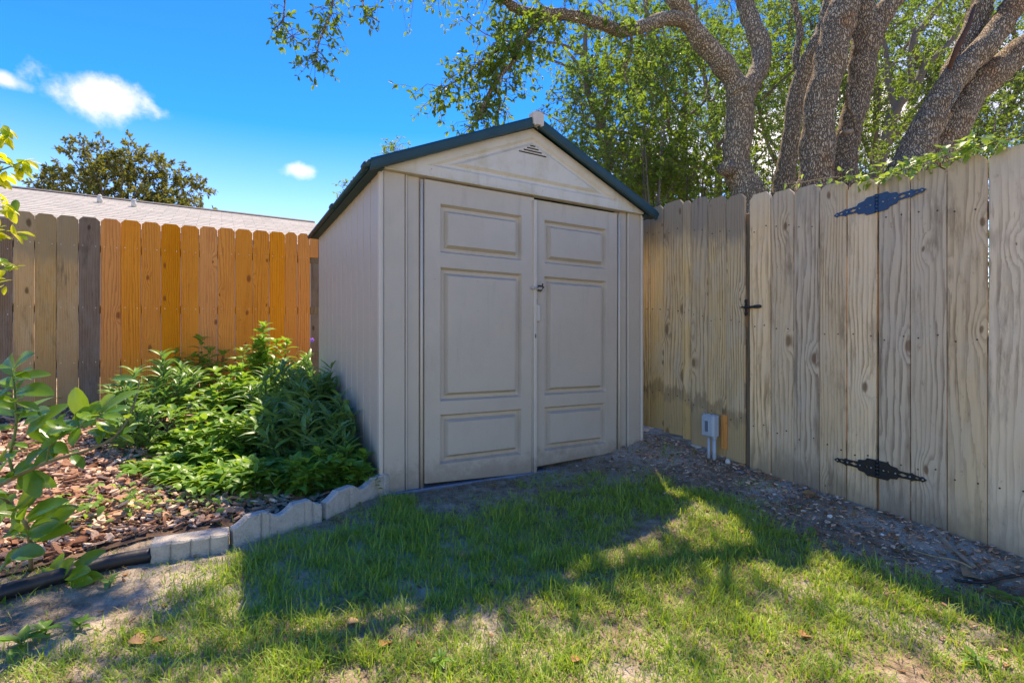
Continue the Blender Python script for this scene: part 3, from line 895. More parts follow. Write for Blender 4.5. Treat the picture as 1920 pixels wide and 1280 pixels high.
# gable: face with sunk triangular moulding
ZG0 = 1.056; ZP = 1.50
BG = B0 - .028
eL, eR = A0 + .012, A1 - .012
def tri_inset(tri, d):
    """inset a 2-D triangle by distance d"""
    (x0, y0), (x1, y1), (x2, y2) = tri
    a = math.dist(tri[1], tri[2]); b = math.dist(tri[0], tri[2]); c = math.dist(tri[0], tri[1])
    s = a + b + c
    ix = (a * x0 + b * x1 + c * x2) / s; iy = (a * y0 + b * y1 + c * y2) / s
    area = abs((x1 - x0) * (y2 - y0) - (x2 - x0) * (y1 - y0)) / 2
    r = 2 * area / s
    k = 1 - d / r
    return [(ix + (x - ix) * k, iy + (y - iy) * k) for x, y in tri]
outer = [(eL, ZG0), (eR, ZG0), (AC, ZP)]
mid_t = tri_inset(outer, .055)
rings = [(outer, 0), (mid_t, 0), (tri_inset(outer, .070), -.012), (tri_inset(outer, .086), -.012), (tri_inset(outer, .104), .002)]
mb = MB()
vs = []
for tri, h in rings:
    vs += [W(x, BG - h, z) for x, z in tri]
fs = []
for i in range(len(rings) - 1):
    for k in range(3):
        k2 = (k + 1) % 3
        fs.append((i * 3 + k, i * 3 + k2, i * 3 + 3 + k2, i * 3 + 3 + k))
fs.append((12, 13, 14))
# body behind
o_ = len(vs)
vs += [W(x, BG + .05, z) for x, z in outer]
for k in range(3):
    k2 = (k + 1) % 3
    fs.append((k, k2, o_ + k2, o_ + k))
fs.append((o_, o_ + 1, o_ + 2))
mb.add(vs, fs)
gab = mb.build('gable', M['gable'], shed)
mb = MB(); mb.abox(A0 + .02, A1 - .02, BG - .004, B0 + .03, ZG0 - .012, ZG0 - .001, .002)
mb.build('gable_ledge', M['gable'], gab)
# louvre vent
zt = 1.375
for k in range(4):
    wv = .020 + .026 * k + (.012 if k == 3 else 0)
    z_ = zt - k * .018
    mb = MB(); mb.box(W(AC - .004, BG - .0028, z_), W(wv, 0), W(0, .0014), (0, 0, .0032))
    mb.build('vent_slot', M['black_gap'], gab)
    mb = MB(); mb.box(W(AC - .004, BG - .004, z_ + .007), W(wv, 0), W(0, .003), (0, 0, .0030), .001)
    mb.build('vent_louvre', M['gable'], gab)
# back gable
mb = MB(); mb.prism([W(eL, B1 - .03, ZG0 - .03), W(eR, B1 - .03, ZG0 - .03), W(AC, B1 - .03, ZP)], W(0, .03))
mb.build('rear_gable', M['gable'], shed)
# roof: two slopes with thick rolled edges
sl = (ZP + .045 - 1.055) / (AC - (A0 - .075))
ov = .075
for sgn in (-1, 1):
    e = AC + sgn * (AC - A0 + ov)
    ze = 1.060; zr = 1.555
    def rp(t, b, dz): return W(AC + (e - AC) * t, b, zr + (ze - zr) * t + dz)
    bf, bb = BG - .045, B1 + .05
    mb = MB()
    # slope sheet
    mb.add([rp(0, bf, 0), rp(1, bf, 0), rp(1, bb, 0), rp(0, bb, 0), rp(0, bf, -.02), rp(1, bf, -.02), rp(1, bb, -.02), rp(0, bb, -.02)],
           [(0, 1, 2, 3), (7, 6, 5, 4), (0, 4, 5, 1), (1, 5, 6, 2), (2, 6, 7, 3), (3, 7, 4, 0)])
    # raised ribs down the slope
    for k in range(6):
        b_ = bf + .30 + k * .36
        mb.add([rp(.03, b_ - .03, 0.001), rp(.97, b_ - .03, 0.001), rp(.97, b_ + .03, 0.001), rp(.03, b_ + .03, 0.001),
                rp(.04, b_ - .018, .014), rp(.96, b_ - .018, .014), rp(.96, b_ + .018, .014), rp(.04, b_ + .018, .014)],
               [(4, 5, 6, 7), (0, 1, 5, 4), (1, 2, 6, 5), (2, 3, 7, 6), (3, 0, 4, 7)])
    rs = mb.build('roof_panel', M['roofteal'], shed)
    # front fascia
    mb = MB()
    prof = [(0, .004), (-.012, .010), (-.016, -.004), (-.016, -.044), (-.010, -.058), (.012, -.058)]
    rows = []
    for t in (0.012, 1.0):
        rows.append([rp(t, bf + db, dz) for db, dz in prof])
    vs = rows[0] + rows[1]; n = len(prof)
    fs = [(i, i + 1, i + 1 + n, i + n) for i in range(n - 1)] + [tuple(range(n)), tuple(range(2 * n - 1, n - 1, -1))] + [(n - 1, 0, n, 2 * n - 1)]
    mb.add(vs, fs)
    mb.build('fascia', M['roofteal'], shed)
    # eave roll along the side
    mb = MB()
    mb.tube([rp(1.0, bf - .012, -.014), rp(1.0, bb + .01, -.014)], .017, 10)
    mb.build('eave_roll', M['roofteal'], shed)
    for b_ in (bf + .06, bf + 1.05):
        mb = MB(); mb.tube([rp(1.01, b_ - .03, -.012), rp(1.01, b_ + .03, -.012)], .0215, 10)
        mb.build('roof_clip', M['roofteal'], shed)
# soffit strips under the eaves
for (s0, s1) in ((A0 - .06, A0 + .01), (A1 - .01, A1 + .06)):
    mb = MB(); mb.abox(s0, s1, BG - .02, B1 + .04, 1.030, 1.046)
    mb.build('soffit', M['roofteal'], shed)
# ridge cap
mb = MB()
mb.prism([W(AC - .046, BG - .072, 1.575), W(AC + .046, BG - .072, 1.575), W(AC + .040, BG - .072, 1.500), W(AC + .022, BG - .072, 1.490), W(AC + .020, BG - .072, 1.500), W(AC - .020, BG - .072, 1.500), W(AC - .022, BG - .072, 1.490), W(AC - .040, BG - .072, 1.500)][::-1], W(0, .055))
mb.prism([W(AC - .046, BG - .072, 1.575), W(AC + .046, BG - .072, 1.575), W(AC + .022, BG - .068, 1.590), W(AC - .022, BG - .068, 1.590)][::-1], W(0, .055))
mb.build('ridge_end_cap', M['trim'], shed)
mb = MB()
mb.prism([W(AC - .06, BG - .016, 1.536), W(AC, BG - .016, 1.575), W(AC + .06, BG - .016, 1.536), W(AC, BG - .016, 1.556)], W(0, B1 - BG + .05))
mb.build('ridge_cap', M['roofteal'], shed)

# ------------------------------------------------------------------ fences
def plank(parent, name, c0, c1, zb, zt, mat, frame, ear=.030, thick=.018, lean=0.0, notch=None, label=None, topcut=0.0):
    """a dog-eared board. frame: function (s, d, z)->world with s along the fence, d depth; c0..c1 span along s"""
    w = (c1 - c0) / 2; cm = (c0 + c1) / 2; H = zt - zb
    e = min(ear, w * .6); b = .0025
    outl = [(-w, 0), (w, random.uniform(-.004, .004)), (w, H - e * 1.05), (w - e, H + topcut), (-w + e, H), (-w, H - e * 1.05)]
    if notch:
        n0, n1, nh = notch
        outl = [(-w, 0), (n0, 0), (n0, nh), (n1, nh), (n1, 0), (w, 0)] + outl[2:]
    nseg = 10
    vs = []; fs = []
    if notch is None:
        # rows up the board with a gentle bow
        ph = random.uniform(0, 6); am = random.uniform(.0, .003); cup = random.uniform(-.0015, .0025)
        zs = [H * k / nseg for k in range(nseg)] + [H - e * 1.05, H]
        for k, z in enumerate(zs):
            ww = w if k < len(zs) - 1 else w - e
            zz = z + (topcut * 0)
            xo = am * math.sin(z * 2.2 + ph) + lean * z
            yo = am * 1.3 * math.sin(z * 1.7 + ph * 2)
            row = [(-ww, thick, zz), (-ww, b, zz), (-ww + b, 0, zz), (0, -cup, zz), (ww - b, 0, zz), (ww, b, zz), (ww, thick, zz)]
            vs += [(x + xo, y + yo, zz_) for x, y, zz_ in row]
        n = 7
        for k in range(len(zs) - 1):
            for i in range(n):
                j = (i + 1) % n
                fs.append((k * n + i, k * n + j, (k + 1) * n + j, (k + 1) * n + i))
        fs.append(tuple(range(n))); fs.append(tuple(range((len(zs) - 1) * n, len(zs) * n)))
        mb = MB(); mb.add(vs, fs)
    else:
        mb = MB(); mb.prism([(x, 0, z) for x, z in outl], (0, thick, 0))
    o = mb.build(name, mat, None, origin=(0, 0, 0))
    wl = frame(cm, 0, zb)
    if parent is not None:
        o.parent = parent; o.location = wl - WL[parent]
    WL[o] = wl
    x1 = frame(cm + 1, 0, zb) - wl
    o.rotation_euler.z = math.atan2(x1.y, x1.x)
    if label: o['label'] = label
    return o

# --- right-hand fence and gate (plane a = AF)
AF = 3.091
# s runs along -v (towards the camera) so that local +y (thickness) points away from the yard
frR = lambda s, d, z: W(AF + d, -s, z)
def bR(px):
    r = (px - CX) / F
    return (CU * AF - SU * AF * r) / (SU + CU * r)
def zR(px, py):
    b = bR(px); Y = SU * AF + CU * b
    return (HZ - py) / F * Y
def rails(parent, s0, s1, zfun, d0=.02, mat=None):
    for dz in (0.32, 0.95, 1.58):
        if dz == .95 and False: continue
        mb = MB()
        p0 = frR(s0, d0 + .02, zfun(s0) + dz); p1 = frR(s1, d0 + .02, zfun(s1) + dz)
        ax = (p1 - p0) / 2
        mb.box((p0 + p1) / 2, ax, W(.019, 0), (0, 0, .042), .003)
        mb.build('rail', M['wood_rail'], parent, rotz=R(120))
nail_b = None
def nails(parent, items, mat, rad=.0044):
    """items: world points with outward normal; one joined part"""
    mb = MB()
    for p, nrm in items:
        nrm = nrm.normalized()
        t = Vector((0, 0, 1)); s = nrm.cross(t)
        ring = [p + nrm * .0012 + (s * math.cos(k * PI / 3) + t * math.sin(k * PI / 3)) * rad for k in range(6)]
        ring2 = [p - nrm * .003 + (s * math.cos(k * PI / 3) + t * math.sin(k * PI / 3)) * rad for k in range(6)]
        mb.add(ring + ring2, [tuple(range(6))] + [(k, (k + 1) % 6, (k + 1) % 6 + 6, k + 6) for k in range(6)])
    o = mb.build('nails', mat, parent); o['kind'] = 'stuff'
    return o
def run_right(parent, edges, tops, bots, mats, name='plank'):
    its = []
    for k in range(len(edges) - 1):
        x0, x1 = edges[k], edges[k + 1]
        s0, s1 = -bR(x0), -bR(x1)
        xm = (x0 + x1) / 2
        gap = .0022
        zt = zR(xm, tops[k]); zb = zR(xm, bots[k])
        do = random.uniform(.0, .006)
        plank(parent, name, s0 + gap, s1 - gap, zb, zt, mats[k], (lambda s, d, z, do=do: frR(s, d + do, z)), lean=random.uniform(-.0006, .0006))
        for dz in (0.30, 0.97, 1.60):
            for q in (.25, .75):
                s = s0 + (s1 - s0) * q + random.uniform(-.01, .01)
                its.append((frR(s, do - .0012, zb + dz + random.uniform(-.015, .015)), W(-1, 0)))
    nails(parent, its, M['nail'])
wy, wt = M['wood_yellow'], M['wood_tan']
fr1 = thing('wooden_fence', 'short run of yellowed pickets between the shed and the gate latch', 'fence', W(AF, 2.6, -0.84))
run_right(fr1, [1199, 1218, 1243, 1279.5, 1294.5, 1326, 1360.5, 1396], [392, 387, 378, 377, 371, 370, 366], [798, 802, 813, 823, 835, 852, 865], [wy] * 7)
rails(fr1, -bR(1199), -bR(1396), lambda s: -0.72 - (s + bR(1199)) * .14)
mb = MB(); c = frR(-bR(1402) , .075, -0.1); mb.box(W(AF + .075, bR(1402), -.02), W(.045, 0), W(0, .045), (0, 0, .93), .004)
mb.build('post', M['wood_rail'], fr1, rotz=R(120))
# the patched board end above the conduit box
mb = MB(); b_ = bR(1359); mb.box(W(AF - .006, b_, -.60), W(.007, 0), W(0, .022), (0, 0, .12), .002)
mb.build('patch_board', M['wood_orange'], fr1, rotz=R(120))
gate = thing('wooden_gate', 'weathered pine picket gate with black latch and ornate hinges', 'gate', W(AF, bR(1520), -0.9))
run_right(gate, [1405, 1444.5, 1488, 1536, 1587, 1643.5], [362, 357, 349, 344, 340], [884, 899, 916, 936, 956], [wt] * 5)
rails(gate, -bR(1407), -bR(1642), lambda s: -0.84 - (s + bR(1405)) * .09)
fr2 = thing('wooden_fence', 'weathered fence panel right of the hinges, with vine on its top edge', 'fence', W(AF, bR(1800), -0.95))
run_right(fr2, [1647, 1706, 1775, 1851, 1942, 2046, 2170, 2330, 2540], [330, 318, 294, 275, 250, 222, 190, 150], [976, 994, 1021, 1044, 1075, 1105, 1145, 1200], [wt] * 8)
rails(fr2, -bR(1648), -bR(2540), lambda s: -0.90 - (s + bR(1648)) * .09)
mb = MB(); mb.box(W(AF + .075, bR(1655), -.05), W(.045, 0), W(0, .045), (0, 0, .93), .004)
mb.build('post', M['wood_rail'], fr2, rotz=R(120))

# strap hinges
def hinge(px, py, slope, mat, lab, w=.0, scale=1.0):
    """ornate strap hinge centred on the gap; slope: tilt of the straps"""
    b = bR(px); z0 = zR(px, py)
    hg = MB()
    root = None
    fl = lambda s, z, d=0: W(AF - .003 - d, b - s, z0 + z)
    prof = [(.006, .048), (.050, .048), (.062, .034), (.092, .030), (.100, .018), (.150, .016), (.158, .022), (.166, .016), (.176, .013), (.196, .010), (.203, .014), (.222, .0)]
    obs = []
    for sg in (-1, 1):
        k = slope
        up = [(sg * s * scale, h * scale) for s, h in prof]
        dn = [(sg * s * scale, -h * scale) for s, h in prof[::-1]][1:]
        outl = up + dn
        pts = [fl(s, z + s * k) for s, z in outl]
        holes = []
        for (hs_, dw, dh) in ((.118, .020, .0085), (.180, .011, .006), (.052, .006, .004)):
            hs_ *= scale * sg
            holes.append([fl(hs_ - dw, (hs_ - dw) * slope), fl(hs_, hs_ * slope + dh), fl(hs_ + dw, (hs_ + dw) * slope), fl(hs_, hs_ * slope - dh)])
        bm = bmesh.new()
        for loop in [pts] + holes:
            vv = [bm.verts.new(p) for p in loop]
            for q_ in range(len(vv)): bm.edges.new((vv[q_], vv[(q_ + 1) % len(vv)]))
        bmesh.ops.triangle_fill(bm, use_beauty=True, use_dissolve=False, edges=bm.edges[:])
        ex = bmesh.ops.extrude_face_region(bm, geom=bm.faces[:])
        bmesh.ops.translate(bm, vec=W(-.0045, 0), verts=[e_ for e_ in ex['geom'] if isinstance(e_, bmesh.types.BMVert)])
        bm.verts.index_update()
        mb = MB(); mb.add([v_.co.copy() for v_ in bm.verts], [tuple(v_.index for v_ in f_.verts) for f_ in bm.faces]); bm.free()
        obs.append(mb)
    part = obs[0].build('hinge', mat, gate, origin=fl(0, 0)); part['label'] = lab
    obs[1].build('hinge_leaf', mat, part)
    for sg in (-1, 1):
        for s in (.030, .085, .150, .205):
            s *= scale * sg
            mb = MB(); c = fl(s, s * slope, .0045)
            mb.tube([c, c + W(-.0035, 0)], .0048, 8)
            mb.build('screw', M['steel'], part)
    mb = MB()
    for k in range(5):
        z_ = -.046 + k * .0195
        mb.tube([fl(0, z_, .006), fl(0, z_ + .0175, .006)], .0085, 8)
    mb.build('hinge_pin', mat, part)
hinge(1645, 382, .085, M['hinge_blue'], 'upper strap hinge with blue sheen')
hinge(1646, 879, -.05, M['hinge_black'], 'lower strap hinge, dull black', scale=1.0)
# latch
b = bR(1404); z0 = zR(1404, 576)
mb = MB()
mb.box(W(AF - .010, b - .035, z0), W(.006, 0), W(0, .062), (0, 0, .0075), .002)
mb.box(W(AF - .014, b - .07, z0), W(.010, 0), W(0, .022), (0, 0, .011), .003)
mb.tube([W(AF - .022, b + .045, z0 + .002), W(AF - .018, b - .02, z0)], .005, 8)
lt = mb.build('latch', M['hinge_black'], gate)
mb = MB()
pts = [(-.006, .055), (.006, .055), (.012, .04), (.006, .03), (.010, .015), (.010, -.015), (.006, -.03), (.012, -.042), (.006, -.056), (-.006, -.056), (-.012, -.042), (-.006, -.03), (-.01, -.015), (-.01, .015), (-.006, .03), (-.012, .04)]
mb.prism([W(AF - .004, b + .016 + x, z0 + z) for x, z in pts], W(-.005, 0))
mb.build('latch_plate', M['hinge_black'], lt)

# --- far fence on the left (plane b = BL)
BL = 6.33
def aF(px):
    r = (px - CX) / F
    # X = CU a - SU BL ; Y = SU a + CU BL
    return (SU * BL + r * CU * BL) / (CU - r * SU)
def zF(px, py):
    a = aF(px); Y = SU * a + CU * BL
    return (HZ - py) / F * Y
frL = lambda s, d, z: W(s, BL + d, z)
def run_left(parent, edges, tops, mats, zbot, ear=.030, gap=.0026, brights=True):
    its = []
    for k in range(len(edges) - 1):
        s0, s1 = aF(edges[k]), aF(edges[k + 1])
        xm = (edges[k] + edges[k + 1]) / 2
        zt = zF(xm, tops[k]); zb = zbot(xm)
        plank(parent, 'plank', s0 + gap, s1 - gap, zb, zt, mats[k], frL, ear=ear)
        for dz in (0.42, 0.95, 1.55):
            for q in (.2, .8):
                its.append((frL(s0 + (s1 - s0) * q, -.0012, zt - 1.83 + dz), W(0, -1)))
    nails(parent, its, M['nail_bright'], .0035)
def rails_left(parent, s0, s1, z0, z1):
    for dz in (.42, .95, 1.55):
        mb = MB()
        p0 = frL(s0, .04, z0 + dz); p1 = frL(s1, .04, z1 + dz)
        mb.box((p0 + p1) / 2, (p1 - p0) / 2, W(0, .019), (0, 0, .042), .003)
        mb.build('rail', M['wood_rail'], parent, rotz=R(30))
zbl = lambda px: gz(aF(px), BL) - .01
old = thing('wooden_fence', 'aged olive and grey pickets at the far left, under the house roof', 'fence', W(aF(100), BL, -.58))
ed = [-300, -250, -202, -156, -112, -68, -24, 24]
run_left(old, ed, [372, 375, 378, 382, 385, 389, 408], [M['wood_dark']] * 7, zbl)
run_left(old, [25, 64.5, 106, 147, 187.5], [396, 400.5, 404, 407], [M['wood_olive'], M['wood_olive'], M['wood_olive'], M['wood_dark']], zbl)
rails_left(old, aF(-300), aF(187), -.60, -.58)
new = thing('wooden_fence', 'new orange cedar pickets behind the flower bed, left of the shed', 'fence', W(aF(380), BL, -.55))
run_left(new, [187.8, 226.5, 265, 301.5, 338.5, 374, 408, 441, 473.5, 505, 535, 558, 581], [410.5, 413, 416.5, 420, 423, 425, 427.5, 430, 432.5, 434.5, 436, 438], [M['wood_orange']] * 12, zbl)
rails_left(new, aF(188), aF(600), -.58, -.52)
# the short board over the old post end beside the shed
plank(new, 'short_plank', aF(581) + .003, aF(597), zF(590, 483), zF(590, 440), M['wood_orange'], frL, ear=.004)
plank(new, 'grey_plank', aF(584), aF(640), zbl(590), zF(600, 440), M['wood_dark'], lambda s, d, z: W(s, BL + d + .03, z), ear=.004, label='old grey board behind the new pickets')
plank(new, 'grey_plank', aF(642), aF(720), zbl(590), zF(600, 440), M['wood_dark'], lambda s, d, z: W(s, BL + d + .03, z), ear=.004, label='old grey board behind the new pickets')

# ------------------------------------------------------------------ neighbour's house
house = thing('house', 'low neighbouring house with grey shingle roof rising behind the left fence', 'house', W(-4, 17, -.5))
HA0, HA1 = -20.0, 2.6
HR, HE = 17.0, 12.0
ZRG, ZHE = 3.93, 2.25
mb = MB(); mb.abox(HA0 + .4, HA1 - .4, HE + .5, HR * 2 - HE - .5, -.6, ZHE + .05)
mb.build('wall', M['wall'], house)
for sgn in (-1, 1):
    # courses as overlapping strips
    ncs = 18
    mb = MB()
    for k in range(ncs):
        t0, t1 = k / ncs, (k + 1) / ncs
        b0 = HR + sgn * (HR - HE) * t0; b1 = HR + sgn * (HR - HE) * t1
        z0_, z1_ = ZRG + (ZHE - ZRG) * t0, ZRG + (ZHE - ZRG) * t1 + .005
        mb.add([W(HA0, b0, z0_), W(HA1, b0, z0_), W(HA1, b1, z1_), W(HA0, b1, z1_), W(HA0, b1, z1_ - .008), W(HA1, b1, z1_ - .008)], [(0, 1, 2, 3), (3, 2, 5, 4)])
    rf = mb.build('roof_slope', M['shingle'], house, rotz=R(30), fix=False)
    mb = MB(); b1 = HR + sgn * (HR - HE)
    mb.abox(HA0, HA1, b1 - .02, b1 + .02, ZHE - .16, ZHE - .002)
    mb.build('eave_board', M['wall'], house)
mb = MB()
for a_ in (HA0 + .4, HA1 - .4):
    mb.prism([W(a_, HE + .5, ZHE), W(a_, 2 * HR - HE - .5, ZHE), W(a_, HR, ZRG - .05)], W(.03, 0))
mb.build('gable_wall', M['wall'], house)
mb = MB()
mb.add([W(HA0, HR - .14, ZRG - .02), W(HA0, HR, ZRG + .045), W(HA0, HR + .14, ZRG - .02), W(HA1, HR - .14, ZRG - .02), W(HA1, HR, ZRG + .045), W(HA1, HR + .14, ZRG - .02)],
       [(0, 1, 4, 3), (1, 2, 5, 4), (0, 2, 1), (3, 4, 5)])
mb.build('ridge_cap', M['ridge'], house)
def on_roof(px, py):
    # intersect view ray with front roof slope
    d = P(px, py, 1.0)
    a1_, b1_ = AB(d.x, d.y)
    k = (ZRG - ZHE) / (HR - HE)
    # z = ZRG - k*(HR-b)
    t = (ZRG - k * HR) / (d.z - k * b1_)
    return d * t
for (x, y) in ((187, 380), (251, 388)):
    p = on_roof(x, y)
    mb = MB()
    mb.tube([p, p + Vector((0, 0, .16))], [.055, .05], 10)
    mb.tube([p + Vector((0, 0, .15)), p + Vector((0, 0, .19))], [.065, .03], 10)
    vp = mb.build('roof_vent', M['stone'], house)

# ------------------------------------------------------------------ trees
def tree(name, label, cat, base, trunk_lines, trunk_mat, group=None, wob=.22, n=22):
    t = thing(name, label, cat, base, group)
    for i, (pts, rad) in enumerate(trunk_lines):
        mb = MB(); mb.tube(pts, rad, n if rad[0] > .06 else 10, wob=wob, seed=i * 7.1)
        mb.build('trunk' if i == 0 else 'limb', trunk_mat, t, fix=False)
    return t
def limb_ground(spec):
    """adds the hidden base down to the ground"""
    x, y, w, Y = spec[0]
    p = P(x, y, Y)
    a, b = AB(p.x, p.y)
    g_ = gz(a, b)
    pts, rad = limb_px(spec)
    d = (pts[1] - pts[0]); d = Vector((d.x * .3, d.y * .3, d.z)).normalized()
    H_ = p.z - g_
    k = 5
    low = [p - Vector((d.x * H_ * (1 - j / k), d.y * H_ * (1 - j / k), H_ * (1 - j / k) + (.15 if j == 0 else 0))) for j in range(k)]
    lr = [rad[0] * (1.0 + .45 * (1 - j / k) ** 2.5) for j in range(k)]
    return low + pts, lr + rad
def sprigs_on(leafb, twigb, pts, n, L, nleaf, lsize, spread=1.0, bias=(0, 0, -.2), t0=0.0, lw=.42, template='oak', droop=.35, jitter=.03, sub=0):
    P_ = np.array([tuple(p) for p in pts])
    seg = rng.uniform(t0, 1, n) * (len(P_) - 1)
    i = np.clip(seg.astype(int), 0, len(P_) - 2); f = (seg - i)[:, None]
    P0 = P_[i] * (1 - f) + P_[i + 1] * f
    T_ = unit(P_[i + 1] - P_[i])
    D = unit(T_ * .5 + rand_dir(n) * spread + np.array(bias))
    Ls = rng.uniform(L[0], L[1], n)
    sprig_foliage(leafb, twigb, P0, D, Ls, nleaf, lsize, lw, template, droop, .0028)
    if sub:
        for _ in range(sub):
            t = rng.uniform(.3, 1, n)[:, None]
            Q = P0 + D * Ls[:, None] * t
            D2 = unit(D * .5 + rand_dir(n) + np.array(bias))
            sprig_foliage(leafb, twigb, Q, D2, Ls * .6, nleaf, lsize, lw, template, droop, .002)

# --- oak A: forked trunk just behind the gate latch, its long limb reaching over the shed
tA = [limb_ground([(1412, 400, 66, 5.0), (1398, 352, 56, 5.0), (1380, 305, 48, 5.0), (1386, 245, 46, 5.0), (1389, 190, 50, 4.95), (1378, 155, 40, 4.9), (1345, 112, 37, 4.85), (1312, 70, 36, 4.8), (1285, 30, 34, 4.75), (1262, -15, 33, 4.7), (1240, -80, 28, 5.3), (1210, -180, 20, 6.2)]),
      limb_px([(1390, 215, 40, 4.98), (1402, 170, 38, 5.0), (1424, 130, 34, 5.05), (1428, 90, 33, 5.1), (1412, 50, 32, 5.15), (1396, 5, 30, 5.2), (1380, -60, 28, 5.2), (1390, -160, 20, 5.2)]),
      limb_px([(1305, 62, 28, 4.8), (1280, 38, 27, 4.72), (1240, 36, 24, 4.6), (1205, 50, 23, 4.5), (1168, 58, 23, 4.4), (1125, 45, 22, 4.3), (1085, 32, 21, 4.2), (1040, 26, 19, 4.1), (990, 24, 18, 4.0), (955, 8, 16, 3.95), (925, -18, 15, 3.9), (860, -55, 13, 3.8), (780, -85, 11, 3.7), (700, -75, 9, 3.6)]),
      limb_px([(1035, 30, 13, 4.1), (1012, 45, 11, 4.05), (985, 68, 10, 4.0), (970, 85, 10, 3.95), (966, 112, 9, 3.95), (945, 135, 8, 3.9), (925, 160, 7, 3.9), (910, 192, 6, 3.9), (897, 225, 4.5, 3.9), (880, 240, 3, 3.9)]),
      limb_px([(968, 82, 7, 3.95), (932, 95, 5.5, 3.9), (900, 118, 4.5, 3.85), (868, 145, 3.5, 3.8), (830, 165, 2.2, 3.8)]),
      limb_px([(928, 158, 5, 3.9), (938, 190, 4, 3.95), (930, 222, 3, 4.0), (928, 245, 2, 4.0)]),
      limb_px([(1182, 56, 7, 4.45), (1184, 95, 5, 4.45), (1172, 130, 4, 4.5), (1175, 160, 2.5, 4.5)]),
      limb_px([(1214, 48, 8, 4.5), (1210, 0, 9, 4.5), (1195, -60, 8, 4.5)]),
      limb_px([(640, -60, 6, 3.6), (625, 0, 5, 3.6), (615, 38, 4.5, 3.55), (598, 80, 3.5, 3.55), (590, 122, 2, 3.5)]),
      limb_px([(535, -60, 4, 3.6), (534, -5, 3.5, 3.6), (530, 38, 3, 3.6), (512, 55, 2, 3.6)]),
      limb_px([(530, 38, 2.5, 3.6), (540, 60, 2, 3.6), (552, 70, 1.5, 3.6)]),
      limb_px([(690, -60, 5, 3.6), (680, 0, 3.5, 3.6), (690, 25, 2.8, 3.6), (712, 42, 1.8, 3.6)]),
      limb_px([(860, -55, 9, 3.8), (780, -110, 6, 4.1), (701, -138, 3, 4.4)]),  # unseen limb added to carry the leaf clumps above the picture
      limb_px([(700, -75, 8, 3.6), (640, -70, 6, 3.6), (535, -62, 4, 3.6)]),
      ]
baseA = tA[0][0][0].copy(); baseA.z += .15
oakA = tree('oak_tree', 'grey-barked live oak forking above the gate latch, limb reaching left over the shed', 'tree', baseA, tA, M['bark'])
mb = MB(); c = P(1383, 318, 4.98)
mb.tube([c, P(1360, 318, 4.90), P(1354, 315, 4.87)], [.075, .062, .058], 12, wob=.15); mb.build('cut_stub', M['bark'], oakA, fix=False)
lb, tb = Bulk(), Bulk()
sprigs_on(lb, tb, tA[3][0], 80, (.08, .32), 7, .050, sub=2)
sprigs_on(lb, tb, tA[4][0], 60, (.08, .30), 7, .050, sub=1)
sprigs_on(lb, tb, tA[5][0], 24, (.08, .25), 7, .048, sub=1)
sprigs_on(lb, tb, tA[2][0], 105, (.10, .34), 7, .050, t0=.25, sub=1, bias=(0, 0, .15))
sprigs_on(lb, tb, tA[6][0], 22, (.08, .26), 7, .048, sub=1)
for k in (8,):
    sprigs_on(lb, tb, tA[k][0], 26, (.05, .17), 6, .045, t0=.3, sub=0)
    sprigs_on(lb, tb, tA[k][0], 16, (.10, .22), 6, .045, t0=.2, sub=1)
for k in (9, 10, 11):
    sprigs_on(lb, tb, tA[k][0], 14, (.04, .12), 6, .043, t0=.45)
# unseen leaf clumps added above the picture to break the shade on the lawn
def lawn_keep(w):
    return True
for (c, rad, n) in (((2.3, 5.8, 5.6), (1.3, 1.0, .7), 150), ((3.3, 5.0, 5.2), (1.0, 1.0, .6), 90), ((0.6, 4.6, 4.9), (.9, .6, .4), 40), ((-1.2, 4.4, 3.7), (.55, .55, .25), 35), ((-.80, 4.75, 3.75), (.42, .5, .25), 60), ((-.9, 5.3, 5.3), (1.0, .6, .5), 60), ((1.1, 5.5, 5.5), (.9, .7, .5), 80), ((-.8, 4.9, 4.2), (.6, .5, .35), 50), ((-1.4, 4.5, 4.2), (.6, .5, .35), 30)):
    crown(lb, tb, c, rad, n, 9, .055, (.15, .4), .47, 1.4, template='simple')
lb.build('crown', M['oakleaf'], oakA); tb.build('twigs', M['twig'], oakA)

# --- oak B: pair of stems behind the gate
tB = [limb_ground([(1527, 362, 66, 4.6), (1533, 300, 59, 4.6), (1535, 250, 58, 4.6), (1538, 200, 58, 4.6), (1548, 150, 58, 4.6), (1560, 95, 55, 4.6), (1577, 35, 52, 4.6), (1592, -20, 50, 4.6), (1620, -120, 42, 4.6), (1660, -260, 30, 4.6)]),
      limb_ground([(1576, 350, 60, 4.85), (1584, 290, 44, 4.85), (1596, 235, 40, 4.85), (1610, 185, 41, 4.85), (1618, 125, 47, 4.85), (1626, 70, 52, 4.85), (1618, 25, 40, 4.85), (1610, -25, 36, 4.85), (1590, -120, 28, 4.85)]),
      limb_px([(1624, 80, 38, 4.85), (1645, 42, 40, 4.85), (1672, 2, 38, 4.85), (1705, -50, 34, 4.85), (1750, -130, 26, 4.85)]),
      limb_px([(1597, 150, 6, 4.68), (1588, 175, 7, 4.68), (1592, 200, 8, 4.68), (1602, 222, 8, 4.68), (1604, 245, 4, 4.7)])]
b0_ = tB[0][0][0].copy(); b0_.z += .15
oakB = tree('oak_tree', 'brown twin-stemmed live oak right above the middle of the gate', 'tree', b0_, tB, M['bark_warm'])
mb = MB(); mb.tube([P(1578, 250, 4.7), P(1586, 248, 4.62), P(1600, 246, 4.6)], [.02, .024, .016], 8); mb.build('split_branch', M['stick'], oakB)
lb, tb = Bulk(), Bulk()
crown(lb, tb, P(1640, 20, 7.0), (1.6, 1.2, 1.3), 320, 9, .055, (.15, .45), .5, 1.3)
